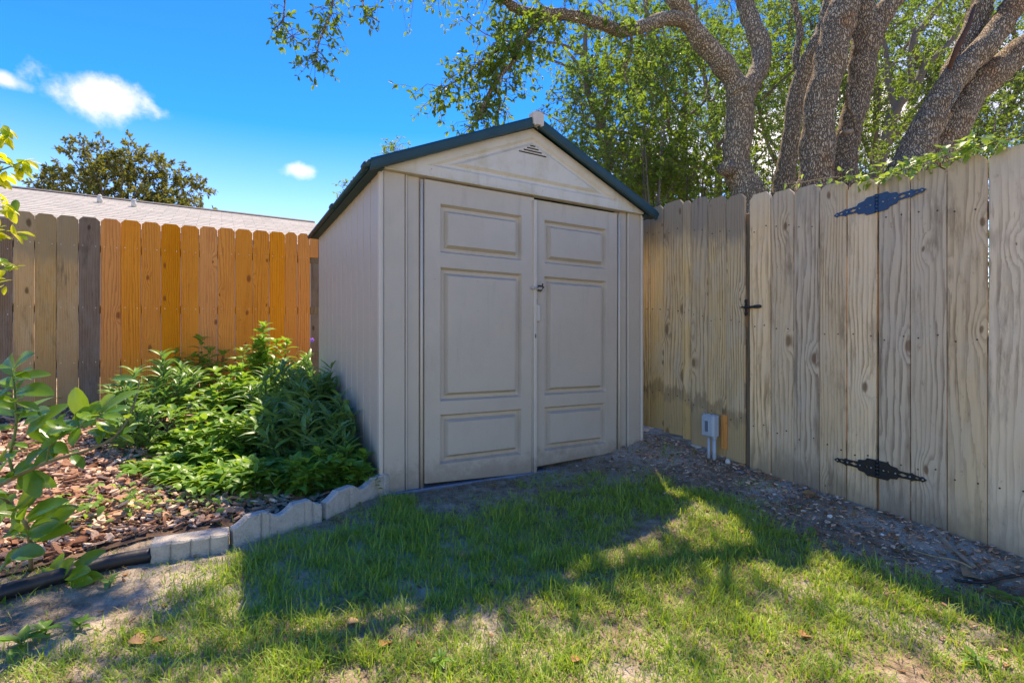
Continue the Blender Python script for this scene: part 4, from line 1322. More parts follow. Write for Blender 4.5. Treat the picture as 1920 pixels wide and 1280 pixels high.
crown(lb, tb, (4.2, 5.9, 5.8), (1.6, 1.3, .8), 150, 9, .055, (.15, .4), .5, 1.3)
lb.build('crown', M['oakleaf'], oakB); tb.build('twigs', M['twig'], oakB)

# --- slim oak between them
tS = [limb_ground([(1466, 362, 42, 5.2), (1474, 315, 35, 5.2), (1482, 266, 33, 5.2), (1490, 210, 31, 5.2), (1497, 165, 30, 5.2), (1512, 120, 30, 5.15), (1532, 85, 30, 5.1), (1548, 40, 26, 5.1), (1556, -20, 22, 5.1), (1540, -110, 15, 5.1)]),
      limb_px([(1505, 140, 16, 5.2), (1492, 110, 14, 5.25), (1500, 60, 12, 5.3), (1490, 10, 10, 5.3), (1470, -60, 8, 5.3)])]
b0_ = tS[0][0][0].copy(); b0_.z += .15
oakS = tree('oak_tree', 'slim curved grey trunk between the forked oak and the twin-stemmed oak', 'tree', b0_, tS, M['bark'])
lb, tb = Bulk(), Bulk()
crown(lb, tb, P(1470, 30, 7.5), (1.3, 1.1, 1.1), 240, 9, .055, (.15, .45), .48, 1.3)
lb.build('crown', M['oakleaf'], oakS); tb.build('twigs', M['twig'], oakS)

# --- oak C: leaning stems at the far right
tC = [limb_ground([(1705, 318, 72, 4.3), (1722, 275, 58, 4.3), (1740, 234, 50, 4.3), (1760, 188, 47, 4.3), (1792, 143, 48, 4.3), (1830, 105, 46, 4.3), (1868, 62, 44, 4.3), (1902, 8, 38, 4.3), (1930, -45, 35, 4.3), (1990, -140, 28, 4.3)]),
      limb_px([(1735, 320, 60, 4.42), (1762, 275, 58, 4.42), (1799, 212, 55, 4.42), (1833, 163, 52, 4.42), (1877, 127, 50, 4.4), (1925, 87, 46, 4.4), (1985, 45, 42, 4.4), (2080, -30, 36, 4.4)]),
      limb_px([(1775, 165, 34, 4.5), (1790, 128, 34, 4.5), (1812, 85, 36, 4.5), (1834, 32, 37, 4.5), (1846, -20, 34, 4.5), (1850, -120, 26, 4.5)]),
      limb_px([(1775, 218, 3, 4.05), (1785, 195, 5, 4.08), (1795, 178, 6, 4.1), (1800, 160, 5, 4.15)])]
b0_ = tC[0][0][0].copy(); b0_.z += .15
oakC = tree('oak_tree', 'thick leaning live oak with crossing limbs at the right edge', 'tree', b0_, tC, M['bark_warm'])
mb = MB()
mb.tube([P(1780, 128, 4.2), P(1795, 90, 4.2), P(1815, 50, 4.25), P(1828, 10, 4.3)], [.015, .022, .02, .01], 8, wob=.2)
mb.build('peeling_strip', M['rust'], oakC, fix=False)
lb, tb = Bulk(), Bulk()
crown(lb, tb, P(1860, 20, 7.0), (1.5, 1.2, 1.3), 300, 9, .055, (.15, .45), .48, 1.3)
crown(lb, tb, (5.4, 4.9, 5.0), (1.2, 1.2, .7), 90, 9, .055, (.15, .4), .5, 1.3)
lb.build('crown', M['oakleaf'], oakC); tb.build('twigs', M['twig'], oakC)

# --- thinner trees beyond
def random_limbs(base, top, r0, n, spread, seed):
    rr = random.Random(seed)
    base = Vector(base); top = Vector(top)
    pts = []
    for k in range(7):
        t = k / 6
        p = base.lerp(top, t) + Vector((rr.uniform(-1, 1), rr.uniform(-1, 1), 0)) * spread * .10 * (1 if 0 < k else 0)
        pts.append(p)
    lines = [smooth_line(pts, [r0 * (1 - .75 * k / 6) for k in range(7)], 4)]
    for i in range(n):
        k = rr.randint(8, len(lines[0][0]) - 3)
        p = lines[0][0][k]; r_ = lines[0][1][k] * .6
        d = Vector((rr.uniform(-1, 1), rr.uniform(-.6, .6), rr.uniform(.15, .8))).normalized()
        q = [p]
        for s in range(5):
            d = (d + Vector((rr.uniform(-.4, .4), rr.uniform(-.4, .4), rr.uniform(-.25, .35)))).normalized()
            q.append(q[-1] + d * spread * .28)
        lines.append(smooth_line(q, [r_ * (1 - .8 * s / 5) for s in range(6)], 3))
    return lines
far_specs = [
    # px, py centre, Y, radii (m), count, label
    (1180, 205, 6.6, (1.0, .9, 1.35), 900, 'loose grey-green tree nearest the shed roof, behind the fence'),
    (1290, 250, 8.2, (1.5, 1.2, 1.7), 1300, 'dense leafy tree behind the forked oak'),
    (1470, 200, 11.0, (2.2, 1.4, 2.6), 1700, 'bright green tree seen between the forked oak and the slim trunk'),
    (1690, 190, 10.5, (2.2, 1.4, 2.6), 1600, 'dark branching tree seen between the twin-stemmed and leaning oaks'),
    (1880, 200, 9.8, (1.9, 1.4, 2.2), 1500, 'leafy tree beyond the leaning oak at the right edge'),
    (1370, 60, 12.0, (2.9, 1.4, 2.4), 1500, 'tall pale tree beyond the reaching oak limb'),
    (1640, 60, 13.0, (3.6, 1.4, 2.8), 1500, 'tallest tree at the back, behind the twin-stemmed oak'),
]
for i, (px, py, Y, rad, n, lab) in enumerate(far_specs):
    c = P(px, py, Y)
    ga_, gb__ = AB(c.x, c.y)
    base = Vector((c.x + random.uniform(-.2, .2), c.y, gz(ga_, gb__)))
    lines = random_limbs(base, c + Vector((random.uniform(-.5, .5), 0, rad[2] * .8)), .10 + .01 * rad[0], 9, rad[0] * 1.3, 40 + i)
    if i == 3:
        lines = [limb_ground([(1640, 345, 20, 8.5), (1660, 266, 20, 8.5), (1680, 203, 20, 8.5), (1712, 166, 16, 8.5), (1730, 125, 14, 8.5), (1712, 80, 12, 8.5), (1748, 28, 10, 8.5), (1790, -20, 8, 8.5)]),
                 limb_px([(1728, 128, 12, 8.5), (1778, 83, 9, 8.5), (1800, 47, 7, 8.5), (1830, 0, 5, 8.5)]),
                 limb_px([(1680, 203, 12, 8.5), (1665, 150, 10, 8.6), (1660, 90, 8, 8.7), (1640, 30, 6, 8.8)]),
                 limb_px([(1712, 166, 9, 8.5), (1705, 110, 7, 8.5), (1715, 50, 5, 8.5)])] + lines[1:5]
    t = tree('background_tree', lab, 'tree', base, lines, M['twig'], 'trees beyond the right fence', n=8)
    lb, tb = Bulk(), Bulk()
    far = rad[0] > 3
    crown(lb, tb, c, rad, n, 14, .065 if not far else .09, (.2, .5), .50, 1.5, template='simple', r=.004)
    for ln in lines[1:]:
        sprigs_on(lb, tb, ln[0], 20, (.2, .5), 10, .07, template='simple', lw=.45)
    lb.build('crown', M['oakleaf_far'], t); tb.build('twigs', M['twig'], t)
# low bushes filling the sight lines above the fence
for i, (px, py, Y, rad, n, lab) in enumerate([
    (1290, 345, 5.6, (.75, .5, .30), 260, 'bushy oak suckers rising above the fence right of the shed roof'),
    (1210, 330, 6.6, (.8, .5, .55), 260, 'low shrub between the shed roof and the fence top'),
    (1212, 285, 5.4, (.38, .35, .42), 210, 'leafy clump just right of the shed roof slope'),
    (1440, 330, 7.5, (.6, .5, .5), 130, 'shrub low between the forked oak and the slim trunk'),
    (1655, 300, 7.5, (.8, .5, .6), 170, 'shrub low between the twin-stemmed oak and the leaning oak'),
    (1840, 520, 5.0, (.9, .4, .9), 260, 'leafy growth glimpsed through the gaps right of the hinges'),
    (1560, 620, 5.9, (.9, .4, .8), 200, 'leafy growth hidden behind the gate boards'),
    (1890, 255, 6.2, (.8, .5, .45), 170, 'shrub behind the vine at the right edge')]):
    c = P(px, py, Y); a_, b__ = AB(c.x, c.y)
    base = Vector((c.x, c.y, gz(a_, b__)))
    t = thing('background_shrub', lab, 'shrub', base, 'shrubs beyond the right fence')
    mb = MB()
    for k in range(6):
        e = c + Vector((random.uniform(-.5, .5) * rad[0], random.uniform(-.3, .3), random.uniform(-.2, .6) * rad[2]))
        mb.tube([base + Vector((random.uniform(-.1, .1), random.uniform(-.1, .1), 0)), base.lerp(e, .5) + Vector((random.uniform(-.1, .1), 0, 0)), e], [.02, .014, .006], 6)
    mb.build('stem', M['twig'], t)
    lb, tb = Bulk(), Bulk()
    crown(lb, tb, c, rad, n, 12, .055, (.15, .4), .36, 1.6, template='oak')
    lb.build('foliage', M['oakleaf'], t); tb.build('twigs', M['twig'], t)

# --- broad tree behind the house roof
c = P(225, 355, 24.0)
a_, b__ = AB(c.x, c.y)
base = Vector((c.x, c.y, gz(a_, b__)))
rr = random.Random(3)
lines = [smooth_line([base, base + Vector((.1, 0, 3)), c + Vector((0, 0, -2.3))], [.3, .25, .2], 5)]
for k in range(16):
    an = -1.35 + 2.7 * k / 15
    e = c + Vector((math.sin(an) * 3.7 * rr.uniform(.7, 1), rr.uniform(-1.2, 1.2), -1.6 + math.cos(an) * 3.4 * rr.uniform(.6, 1)))
    s_ = c + Vector((0, 0, -2.4))
    lines.append(smooth_line([s_, s_.lerp(e, .5) + Vector((rr.uniform(-.2, .2), 0, .2)), e], [.09, .05, .015], 4))
tm = tree('broadleaf_tree', 'rounded broad-leaved tree standing beyond the ridge of the house roof', 'tree', base, lines, M['twig'], n=8)
lb, tb = Bulk(), Bulk()
def dome(w):
    dx = (w[0] - c.x); dz = w[2] - (c.z - 1.9)
    top = 3.85 - .115 * (dx - .3) ** 2 - .035 * abs(dx) + .55 * mnoise.noise(Vector((dx * .9, 3.3, 0)))
    return dz < top
crown(lb, tb, c + Vector((.1, 0, -1.0)), (4.2, 1.9, 3.6), 1700, 15, .21, (.25, .6), .45, .75, keep=dome, template='oak', lw=.42, droop=.1, r=.010)
crown(lb, tb, c + Vector((2.6, 0, -2.2)), (1.6, 1.2, 1.4), 260, 14, .19, (.25, .6), .4, .75, template='oak', lw=.42, droop=.1, r=.010)
lb.build('crown', M['magnolia'], tm); tb.build('twigs', M['twig'], tm)
# sprays behind the shed roof's left slope
for (px, py, Y, n, lab) in ((740, 275, 7.0, 7, 'wispy leafy shoot poking up behind the shed roof, left of its peak'), (655, 350, 7.4, 9, 'small leafy sprig showing at the shed eave beside the far fence')):
    e = P(px, py, Y); a_, b__ = AB(e.x, e.y)
    base = Vector((e.x + .2, e.y, gz(a_, b__)))
    t = thing('sapling', lab, 'sapling', base)
    pts, rd = smooth_line([base, base.lerp(e, .5) + Vector((.1, 0, 0)), e], [.02, .012, .003], 6)
    mb = MB(); mb.tube(pts, rd, 6); mb.build('stem', M['twig'], t)
    lb, tb = Bulk(), Bulk()
    sprigs_on(lb, tb, pts, n * 5, (.08, .3), 7, .05, t0=.86)
    sprigs_on(lb, tb, pts, n * 8, (.1, .35), 7, .05, t0=.4)
    lb.build('foliage', M['oakleaf'], t); tb.build('twigs', M['twig'], t)

# ------------------------------------------------------------------ leaf objects for near plants
def leaf_mesh(name, shape, mat, seed=0):
    """one leaf, 1 long along +y; shape: list of (y, half width), fold and curl"""
    rr = random.Random(seed)
    prof, fold, curl, twist = shape
    vs = []; fs = []
    for (y, w) in prof:
        z = -curl * y * y
        tw = twist * y
        for s in (-1, -.5, 0, .5, 1):
            zz = z + abs(s) * w * fold + s * w * tw
            vs.append((s * w, y, zz + .012 * math.sin(9 * y + seed) * abs(s)))
    n = 5
    for k in range(len(prof) - 1):
        for i in range(4):
            fs.append((k * n + i, k * n + i + 1, (k + 1) * n + i + 1, (k + 1) * n + i))
    me = bpy.data.meshes.new(name); me.from_pydata(vs, [], fs)
    me.polygons.foreach_set('use_smooth', [True] * len(fs)); me.materials.append(mat); me.update()
    return me
P_BROAD = [(0, .008), (.12, .09), (.3, .19), (.5, .225), (.7, .17), (.87, .075), (1, .004)]
P_CIT = [(0, .008), (.1, .07), (.25, .16), (.45, .235), (.65, .245), (.84, .175), (.95, .09), (1, .006)]
P_LANCE = [(0, .010), (.15, .045), (.35, .075), (.6, .07), (.85, .03), (1, .003)]
P_VINE = [(0, .01), (.08, .22), (.25, .34), (.42, .26), (.6, .20), (.82, .09), (1, .004)]
LM = {
    'broad': [leaf_mesh('leaf', (P_BROAD, .22, .25 + .12 * k, .0), M['broadleaf'], k) for k in range(3)],
    'lance': [leaf_mesh('leaf', (P_LANCE, .25, .15 + .18 * k, .1), M['narrowleaf'], k) for k in range(3)],
    'citrus': [leaf_mesh('leaf', (P_CIT, .28, .18 + .12 * k, .15 * (k - 1)), M['citrus'], k) for k in range(3)],
    'yellow': [leaf_mesh('leaf', (P_CIT, .25, .25 + .1 * k, .1), M['yellowleaf'], k) for k in range(3)],
    'vine': [leaf_mesh('leaf', (P_VINE, .22, .2 + .1 * k, .1), M['vineleaf'], k) for k in range(3)],
}
def leaf_obj(parent, kind, pos, d, up, length):
    me = random.choice(LM[kind])
    o = bpy.data.objects.new('leaf', me)
    put(o, parent, pos)
    y = Vector(d).normalized(); x = y.cross(Vector(up))
    if x.length < 1e-3: x = Vector((1, 0, 0))
    x.normalize(); z = x.cross(y)
    o.rotation_euler = Matrix((x, y, z)).transposed().to_euler()
    o.scale = (length, length, length)
    return o

def bush(name, label, px, py_top, Y, typ, spread, nst, group, lean=None, leafobj=46, llen=None, flowers=()):
    x_, y_ = (px - CX) / F * Y, Y
    a, b = AB(x_, y_)
    if b > B0 - .1: a = min(a, A0 - .07)
    base = W(a, b, gz(a, b))
    H = (HZ - py_top) / F * Y - base.z
    t = thing(name, label, 'plant', base, group)
    spread *= 1.3; nst = int(nst * (1.3 if typ == 'R' else 1.6))
    kind = 'lance' if typ == 'R' else 'broad'
    ll = (llen or (.135 if typ == 'R' else .10)) * 1.3
    sm = MB(); leaves = []
    for s in range(nst):
        an = random.uniform(0, 2 * PI); rr_ = spread * math.sqrt(random.random())
        h = H * random.uniform(.62, 1.0) * (1 - .25 * (rr_ / spread) ** 2)
        if s == 0: h = H; rr_ = spread * .15
        tip = base + Vector((math.cos(an) * rr_, math.sin(an) * rr_, h))
        ta, tb_ = AB(tip.x, tip.y)
        if tb_ > B0 - .05 and ta > A0 - .03: tip = W(A0 - .03 - random.uniform(0, .05), tb_, tip.z)
        foot = base + (Vector((tip.x, tip.y, base.z)) - base) * .45
        mid = foot.lerp(tip, .5) + Vector((random.uniform(-.02, .02), random.uniform(-.02, .02), .03 * h))
        pts, rd = smooth_line([foot, mid, tip], [.0042, .0034, .0018], 5)
        if any(AB(p.x, p.y)[0] > A0 - .015 and AB(p.x, p.y)[1] > B0 for p in pts): continue
        sm.tube(pts, rd, 5, cap=False)
        nn = max(5, int(h / (.042 if typ == 'R' else .050)))
        for k in range(nn):
            tt = .18 + .82 * k / (nn - 1)
            f_ = tt * (len(pts) - 1); i = min(int(f_), len(pts) - 2)
            p = pts[i].lerp(pts[i + 1], f_ - i)
            tan = (pts[i + 1] - pts[i]).normalized()
            q = 2 if tt < .96 else 5
            a0_ = (k % 2) * PI / 2 + an + random.uniform(-.3, .3)
            for m in range(q):
                aa = a0_ + 2 * PI * m / q + random.uniform(-.2, .2)
                side = Vector((math.cos(aa), math.sin(aa), 0))
                lift = (random.uniform(.3, 1.3) if typ == 'R' else random.uniform(.05, .7)) if tt < .9 else random.uniform(.5, 1.3)
                d = (side + tan * lift).normalized()
                L_ = ll * random.uniform(.75, 1.15) * (1 if tt < .9 else .7)
                leaves.append((tt + random.uniform(-.15, .15), p, d, L_))
    so = sm.build('stem', M['stem_dark'] if typ == 'R' else M['stem_green'], t, fix=False)
    good = []
    for l in leaves:
        e = l[1] + l[2] * l[3]
        a_, b_ = AB(e.x, e.y)
        if (a_ > A0 - .012 and b_ > B0 - .02) or b_ > BL - .02: continue
        good.append(l)
    good.sort(key=lambda l: -(l[0] - .12 * (l[1] - base).dot(Vector((0, 1, 0))) / spread + random.uniform(0, .35)))
    for l in good[:leafobj]:
        leaf_obj(t, kind, l[1], l[2], (random.uniform(-.3, .3), random.uniform(-.3, .3), 1), l[3])
    rest = good[leafobj:]
    if rest:
        bk = Bulk()
        tv, tf = leaf_template('lance')
        pos = np.array([tuple(l[1]) for l in rest]); dr = np.array([tuple(l[2]) for l in rest]); sl_ = np.array([l[3] for l in rest])
        bk.add(*scatter(tv, tf, pos, dr, unit(rand_dir(len(rest)) * .4 + np.array([0, 0, 1.])), sl_, sl_ * (.19 if typ == 'R' else .46)))
        bk.build('foliage', M['narrowleaf'] if typ == 'R' else M['broadleaf'], t, smooth=True, origin=base)
    for (fx, fy) in flowers:
        fp = P(fx, fy, Y - .05)
        for m in range(5):
            aa = 2 * PI * m / 5
            mb = MB()
            dirp = Vector((math.cos(aa), -.55, math.sin(aa))).normalized()
            side = dirp.cross(Vector((0, -1, 0))).normalized()
            mb.add([fp, fp + dirp * .012 + side * .011, fp + dirp * .024 + side * .006, fp + dirp * .024 - side * .006, fp + dirp * .012 - side * .011], [(0, 1, 2, 3, 4)])
            mb.build('petal', M['purple'], t, fix=False)
        mb = MB(); st_ = min((l[1] for l in good), key=lambda v: (v - fp).length)
        mb.tube([st_, fp], .0016, 5); mb.build('flower_stalk', M['stem_dark'], t)
    return t
GP = 'plants of the mulched flower bed'
bush('narrow_leaf_plant', 'tall narrow-leaved plant with a purple flower at the shed corner by the orange fence', 592, 668, 5.0, 'R', .16, 12, GP, flowers=((586, 637),))
bush('narrow_leaf_plant', 'narrow-leaved plant leaning on the shed side, highest against the siding', 622, 692, 4.0, 'R', .22, 15, GP)
bush('narrow_leaf_plant', 'dark narrow-leaved plant against the siding nearest the shed front corner', 648, 745, 3.45, 'R', .20, 15, GP)
bush('narrow_leaf_plant', 'narrow-leaved plant with a purple flower at the top of the dark green mass', 520, 688, 4.1, 'R', .22, 15, GP, flowers=((500, 704),))
bush('narrow_leaf_plant', 'dark narrow-leaved plant in the middle of the right-hand mass', 572, 705, 3.8, 'R', .22, 16, GP)
bush('narrow_leaf_plant', 'narrow-leaved plant in front of the dark mass, above the middle edging block', 570, 765, 3.35, 'R', .2, 15, GP)
bush('narrow_leaf_plant', 'dark narrow-leaved plant low behind the last edging block by the shed', 640, 810, 3.2, 'R', .15, 11, GP)
bush('narrow_leaf_plant', 'narrow-leaved plant at the left front of the dark mass', 500, 765, 3.5, 'R', .18, 12, GP)
bush('narrow_leaf_plant', 'slender pale-lit plant standing at the left end of the bed beside the mulch', 250, 700, 3.9, 'R', .17, 9, GP)
bush('narrow_leaf_plant', 'slender plant with dark stems left of the bright broad-leaved mass', 310, 668, 4.2, 'R', .18, 10, GP)
bush('narrow_leaf_plant', 'short slender plant leaning over the mulch at the bed end', 268, 765, 3.5, 'R', .15, 9, GP)
bush('broad_leaf_plant', 'tall sunlit broad-leaved plant reaching highest in front of the orange fence', 498, 612, 4.9, 'B', .20, 10, GP)
bush('broad_leaf_plant', 'shaded broad-leaved plant against the fence, left of the tallest one', 375, 636, 5.3, 'B', .24, 10, GP)
bush('broad_leaf_plant', 'bright broad-leaved plant crowning the middle of the bed', 450, 690, 4.25, 'B', .26, 14, GP)
bush('broad_leaf_plant', 'bright broad-leaved plant left of the middle crown', 388, 735, 4.0, 'B', .24, 13, GP)
bush('broad_leaf_plant', 'bright broad-leaved plant right of the middle crown', 510, 700, 4.4, 'B', .22, 10, GP)
bush('broad_leaf_plant', 'broad-leaved plant filling the middle front of the bed', 430, 775, 3.5, 'B', .25, 13, GP)
bush('broad_leaf_plant', 'low broad-leaved plant above the first upright edging block', 475, 868, 2.98, 'B', .15, 9, GP)
bush('broad_leaf_plant', 'low broad-leaved plant spilling onto the mulch at the left front', 390, 878, 3.05, 'B', .18, 10, GP)
bush('broad_leaf_plant', 'large-leaved low plant behind the middle edging block', 590, 872, 3.04, 'B', .13, 7, GP, llen=.10)
bush('broad_leaf_plant', 'pale low plant creeping over the mulch at the far left of the bed', 232, 880, 3.3, 'B', .19, 9, GP)
bush('broad_leaf_plant', 'low bright plant in front of the slender stems', 320, 860, 3.25, 'B', .18, 9, GP)
bush('broad_leaf_plant', 'dark low plant in the shade at the foot of the old pickets', 180, 735, 5.2, 'B', .3, 10, GP)
bush('broad_leaf_plant', 'dark low plant beside the siding behind the shed corner', 660, 850, 3.2, 'B', .12, 7, GP, llen=.06)
bush('broad_leaf_plant', 'tiny yellow-green plant spilling over the last edging block', 712, 872, 3.03, 'B', .10, 9, GP, llen=.040)
bush('broad_leaf_plant', 'small plant just behind the end of the flat edging block', 470, 925, 2.88, 'B', .10, 6, GP, llen=.05)
for (x, y, Yp, sp, st_, lab) in ((345, 880, 3.0, .13, 8, 'low plant at the mulch edge left of the flat edging block'), (425, 878, 2.88, .13, 9, 'low leafy plant above the joint of the flat and the upright blocks'),
                   (488, 872, 2.84, .13, 9, 'low leafy plant behind the left hump of the middle block'), (545, 868, 2.86, .13, 9, 'low leafy plant behind the right hump of the middle block'),
                   (600, 855, 2.92, .12, 9, 'low plant behind the joint of the two upright blocks'), (655, 845, 3.02, .11, 8, 'low plant behind the hump of the last block'), (290, 885, 3.2, .13, 6, 'sparse low plant out on the sunlit mulch'),
                   (262, 850, 3.5, .15, 8, 'light green plant at the far left end of the low row'), (340, 815, 3.6, .16, 10, 'light green plant between the slender stems and the low row'), (395, 835, 3.3, .15, 9, 'light green plant in the middle of the low row')):
    bush('broad_leaf_plant', lab, x, y, Yp, 'B', sp, st_, GP, llen=.085)
# purple shoot beside the siding: ground cover under the plants
bk = Bulk()
n = 2600
aa = rng.uniform(-1.0, .78, n); bb = rng.uniform(2.95, 5.2, n)
ok = (fnoise(aa * 3, bb * 3, 3) > .45) & (bb > bed_edge(aa) + .08) & (aa > -.75 + .5 * (bb - 3))
aa, bb = aa[ok], bb[ok]; n = len(aa)
pos = np.stack([CU * aa - SU * bb, SU * aa + CU * bb, ground_z(aa, bb) + rng.uniform(.02, .14, n)], 1)
tv, tf = leaf_template('lance')
sz = rng.uniform(.03, .06, n)
bk.add(*scatter(tv, tf, pos, unit(rand_dir(n) * np.array([1, 1, .4])), unit(rand_dir(n) * .4 + np.array([0, 0, 1.])), sz, sz * .6))
o = bk.build('ground_cover', M['broadleaf'], smooth=True)
tag(o, 'low green ground cover under the bed plants', 'ground cover')

# ------------------------------------------------------------------ citrus sapling at the left edge
cb = G(58, 1070)
cit = thing('citrus_sapling', 'young citrus sapling with big glossy leaves arching in at the left edge', 'sapling', cb)
YC = 1.72
stA = [(-40, 925, 1.75), (0, 908, YC), (45, 886, YC), (87, 867, YC), (135, 852, 1.76), (175, 840, 1.80), (219, 814, 1.86), (245, 775, 1.92), (256, 740, 1.95), (262, 712, 1.97)]
pA, rA = smooth_line([P(*s) for s in stA], [.008, .0075, .0065, .006, .0055, .005, .0045, .0035, .003, .002], 4)
mb = MB(); mb.tube(pA, rA, 8, wob=.1); mb.build('branch', M['stem_brown'], cit, fix=False)
pB, rB = smooth_line([cb, P(56, 1010, cb.y - .1), P(45, 975, cb.y - .2), P(20, 945, 1.9), P(-10, 925, 1.8), P(-45, 930, 1.75)], [.008, .0075, .007, .0065, .006, .006], 4)
mb = MB(); mb.tube(pB, rB, 8, wob=.1); mb.build('stem', M['stem_brown'], cit, fix=False)
pC, rC = smooth_line([P(30, 895, YC), P(18, 860, 1.70), P(30, 800, 1.68), P(28, 740, 1.66), P(22, 690, 1.66)], [.005, .0045, .004, .003, .002], 4)
mb = MB(); mb.tube(pC, rC, 7); mb.build('branch', M['stem_green'], cit, fix=False)
pD, rD = smooth_line([P(87, 867, YC), P(95, 835, 1.70), P(120, 815, 1.70), P(160, 795, 1.72), P(195, 775, 1.75)], [.004, .0036, .003, .003, .002], 4)
mb = MB(); mb.tube(pD, rD, 7); mb.build('branch', M['stem_green'], cit, fix=False)
# leaves: (px base, px tip)
cl = [((30, 705), (0, 668)), ((32, 712), (66, 695)), ((28, 690), (38, 664)), ((28, 735), (62, 722)), ((30, 730), (8, 718)), ((30, 780), (2, 752)), ((34, 790), (66, 745)),
      ((40, 800), (72, 770)), ((50, 815), (88, 765)), ((28, 800), (-8, 800)), ((25, 830), (-6, 850)), ((90, 830), (60, 800)), ((95, 835), (98, 788)), ((105, 825), (70, 795)), ((120, 815), (120, 785)),
      ((125, 815), (152, 768)), ((140, 808), (100, 800)), ((160, 795), (175, 760)), ((165, 792), (140, 742)), ((175, 790), (196, 748)), ((185, 782), (235, 732)), ((180, 790), (196, 818)),
      ((195, 775), (215, 790)), ((60, 880), (105, 838)), ((45, 886), (20, 905)), ((20, 860), (-10, 885)), ((15, 850), (40, 838)), ((40, 880), (60, 908)), ((60, 880), (80, 905)), ((100, 862), (75, 832)),
      ((130, 850), (95, 832)), ((30, 955), (50, 925)), ((45, 975), (85, 940)), ((48, 985), (70, 955)), ((45, 975), (15, 990)), ((35, 960), (60, 930)), ((55, 1010), (105, 990)), ((78, 1000), (120, 960)), ((52, 1000), (28, 975)),
      ((60, 985), (110, 950)), ((10, 940), (-5, 975)), ((50, 1000), (88, 985)), ((20, 1045), (-10, 1080)), ((10, 1060), (25, 1035)), ((15, 1040), (55, 1030)), ((0, 1090), (-5, 1140)), ((5, 1130), (-12, 1170))]
def px_leaf(parent, kind, bpx, tpx, Y, dy=None, wide=1.0):
    p0 = P(bpx[0], bpx[1], Y)
    dY = random.uniform(-.05, .04) if dy is None else dy
    p1 = P(tpx[0], tpx[1], Y + dY)
    d = p1 - p0
    if d.length > .11: p0 = p1 - d.normalized() * .11; d = p1 - p0
    up = Vector((random.uniform(-.5, .5), -.75, random.uniform(.35, 1.0)))
    return leaf_obj(parent, kind, p0, d, up, d.length * wide)
for (b_, t_) in cl:
    Yl = YC + (b_[0] / 219) * .10 + (0.12 if b_[1] > 925 else 0)
    px_leaf(cit, 'citrus', b_, t_, Yl, wide=1.25)
for pts in (pA, pD, pC, pB):
    for k in range(22):
        p = pts[random.randint(4, len(pts) - 1)]
        d = Vector((random.uniform(-1, 1), random.uniform(-1, .6), random.uniform(-.2, .9)))
        leaf_obj(cit, 'citrus', p, d, (random.uniform(-.3, .3), -.5, 1), random.uniform(.045, .085))
# low citrus shoot over the black tube
c = P(112, 1095, 1.98); gb0 = G(105, 1110)
sh = thing('citrus_shoot', 'leafy citrus shoot lying low over the black tube', 'plant', gb0)
tipx = [(30, 1092, .9), (55, 1110, 1), (62, 1080, 1), (80, 1068, 1), (100, 1040, 1), (128, 1045, 1), (150, 1048, 1.1), (165, 1062, 1), (178, 1032, 1.2), (160, 1085, 1), (140, 1110, .8), (95, 1115, .9), (185, 1075, .8), (118, 1060, .7), (75, 1100, .8)]
for (x, y, s) in tipx:
    if s < 1.15: x, y = 112 + (x - 112) * .85, 1090 + (y - 1090) * .85
    px_leaf(sh, 'citrus', (112 + random.uniform(-12, 12), 1090 + random.uniform(-8, 8)), (x, y), 1.95, wide=1.1)
mb = MB(); mb.tube([gb0, P(112, 1090, 1.95)], .004, 6); mb.build('stem', M['stem_green'], sh)

# yellow-green branch hanging in at the top left edge
yb = G(-160, 1010)
ys = thing('yellow_shrub', 'sunlit yellow-green leafy shrub poking in at the upper left edge', 'shrub', yb)
pY, rY = smooth_line([yb, P(-190, 800, 2.0), P(-150, 550, 1.9), P(-80, 400, 1.85), P(-20, 310, 1.85), (P(25, 310, 1.85))], [.02, .016, .012, .009, .005, .002], 5)
mb = MB(); mb.tube(pY, rY, 8); mb.build('stem', M['stem_brown'], ys, fix=False)
for (p0, p1, p2) in (((-80, 400), (-30, 390), (20, 388)), ((-100, 440), (-40, 440), (22, 430)), ((-110, 470), (-40, 490), (10, 500)), ((-30, 330), (5, 318), (50, 300)), ((-60, 370), (-15, 270), (8, 246)), ((-100, 450), (-40, 525), (2, 530))):
    pp, rr_ = smooth_line([P(*p0, 1.86), P(*p1, 1.84), P(*p2, 1.84)], [.004, .003, .0012], 4)
    mb = MB(); mb.tube(pp, rr_, 5); mb.build('twig', M['stem_green'], ys, fix=False)
    for k in range(34):
        p = pp[random.randint(2, len(pp) - 1)] + Vector((random.uniform(-.02, .02), random.uniform(-.02, .02), random.uniform(-.02, .02)))
        d = Vector((random.uniform(-.5, 1), random.uniform(-.6, .6), random.uniform(-.8, .6)))
        leaf_obj(ys, 'yellow' if random.random() < .8 else 'citrus', p, d, (random.uniform(-.4, .4), -.6, 1), random.uniform(.03, .058))

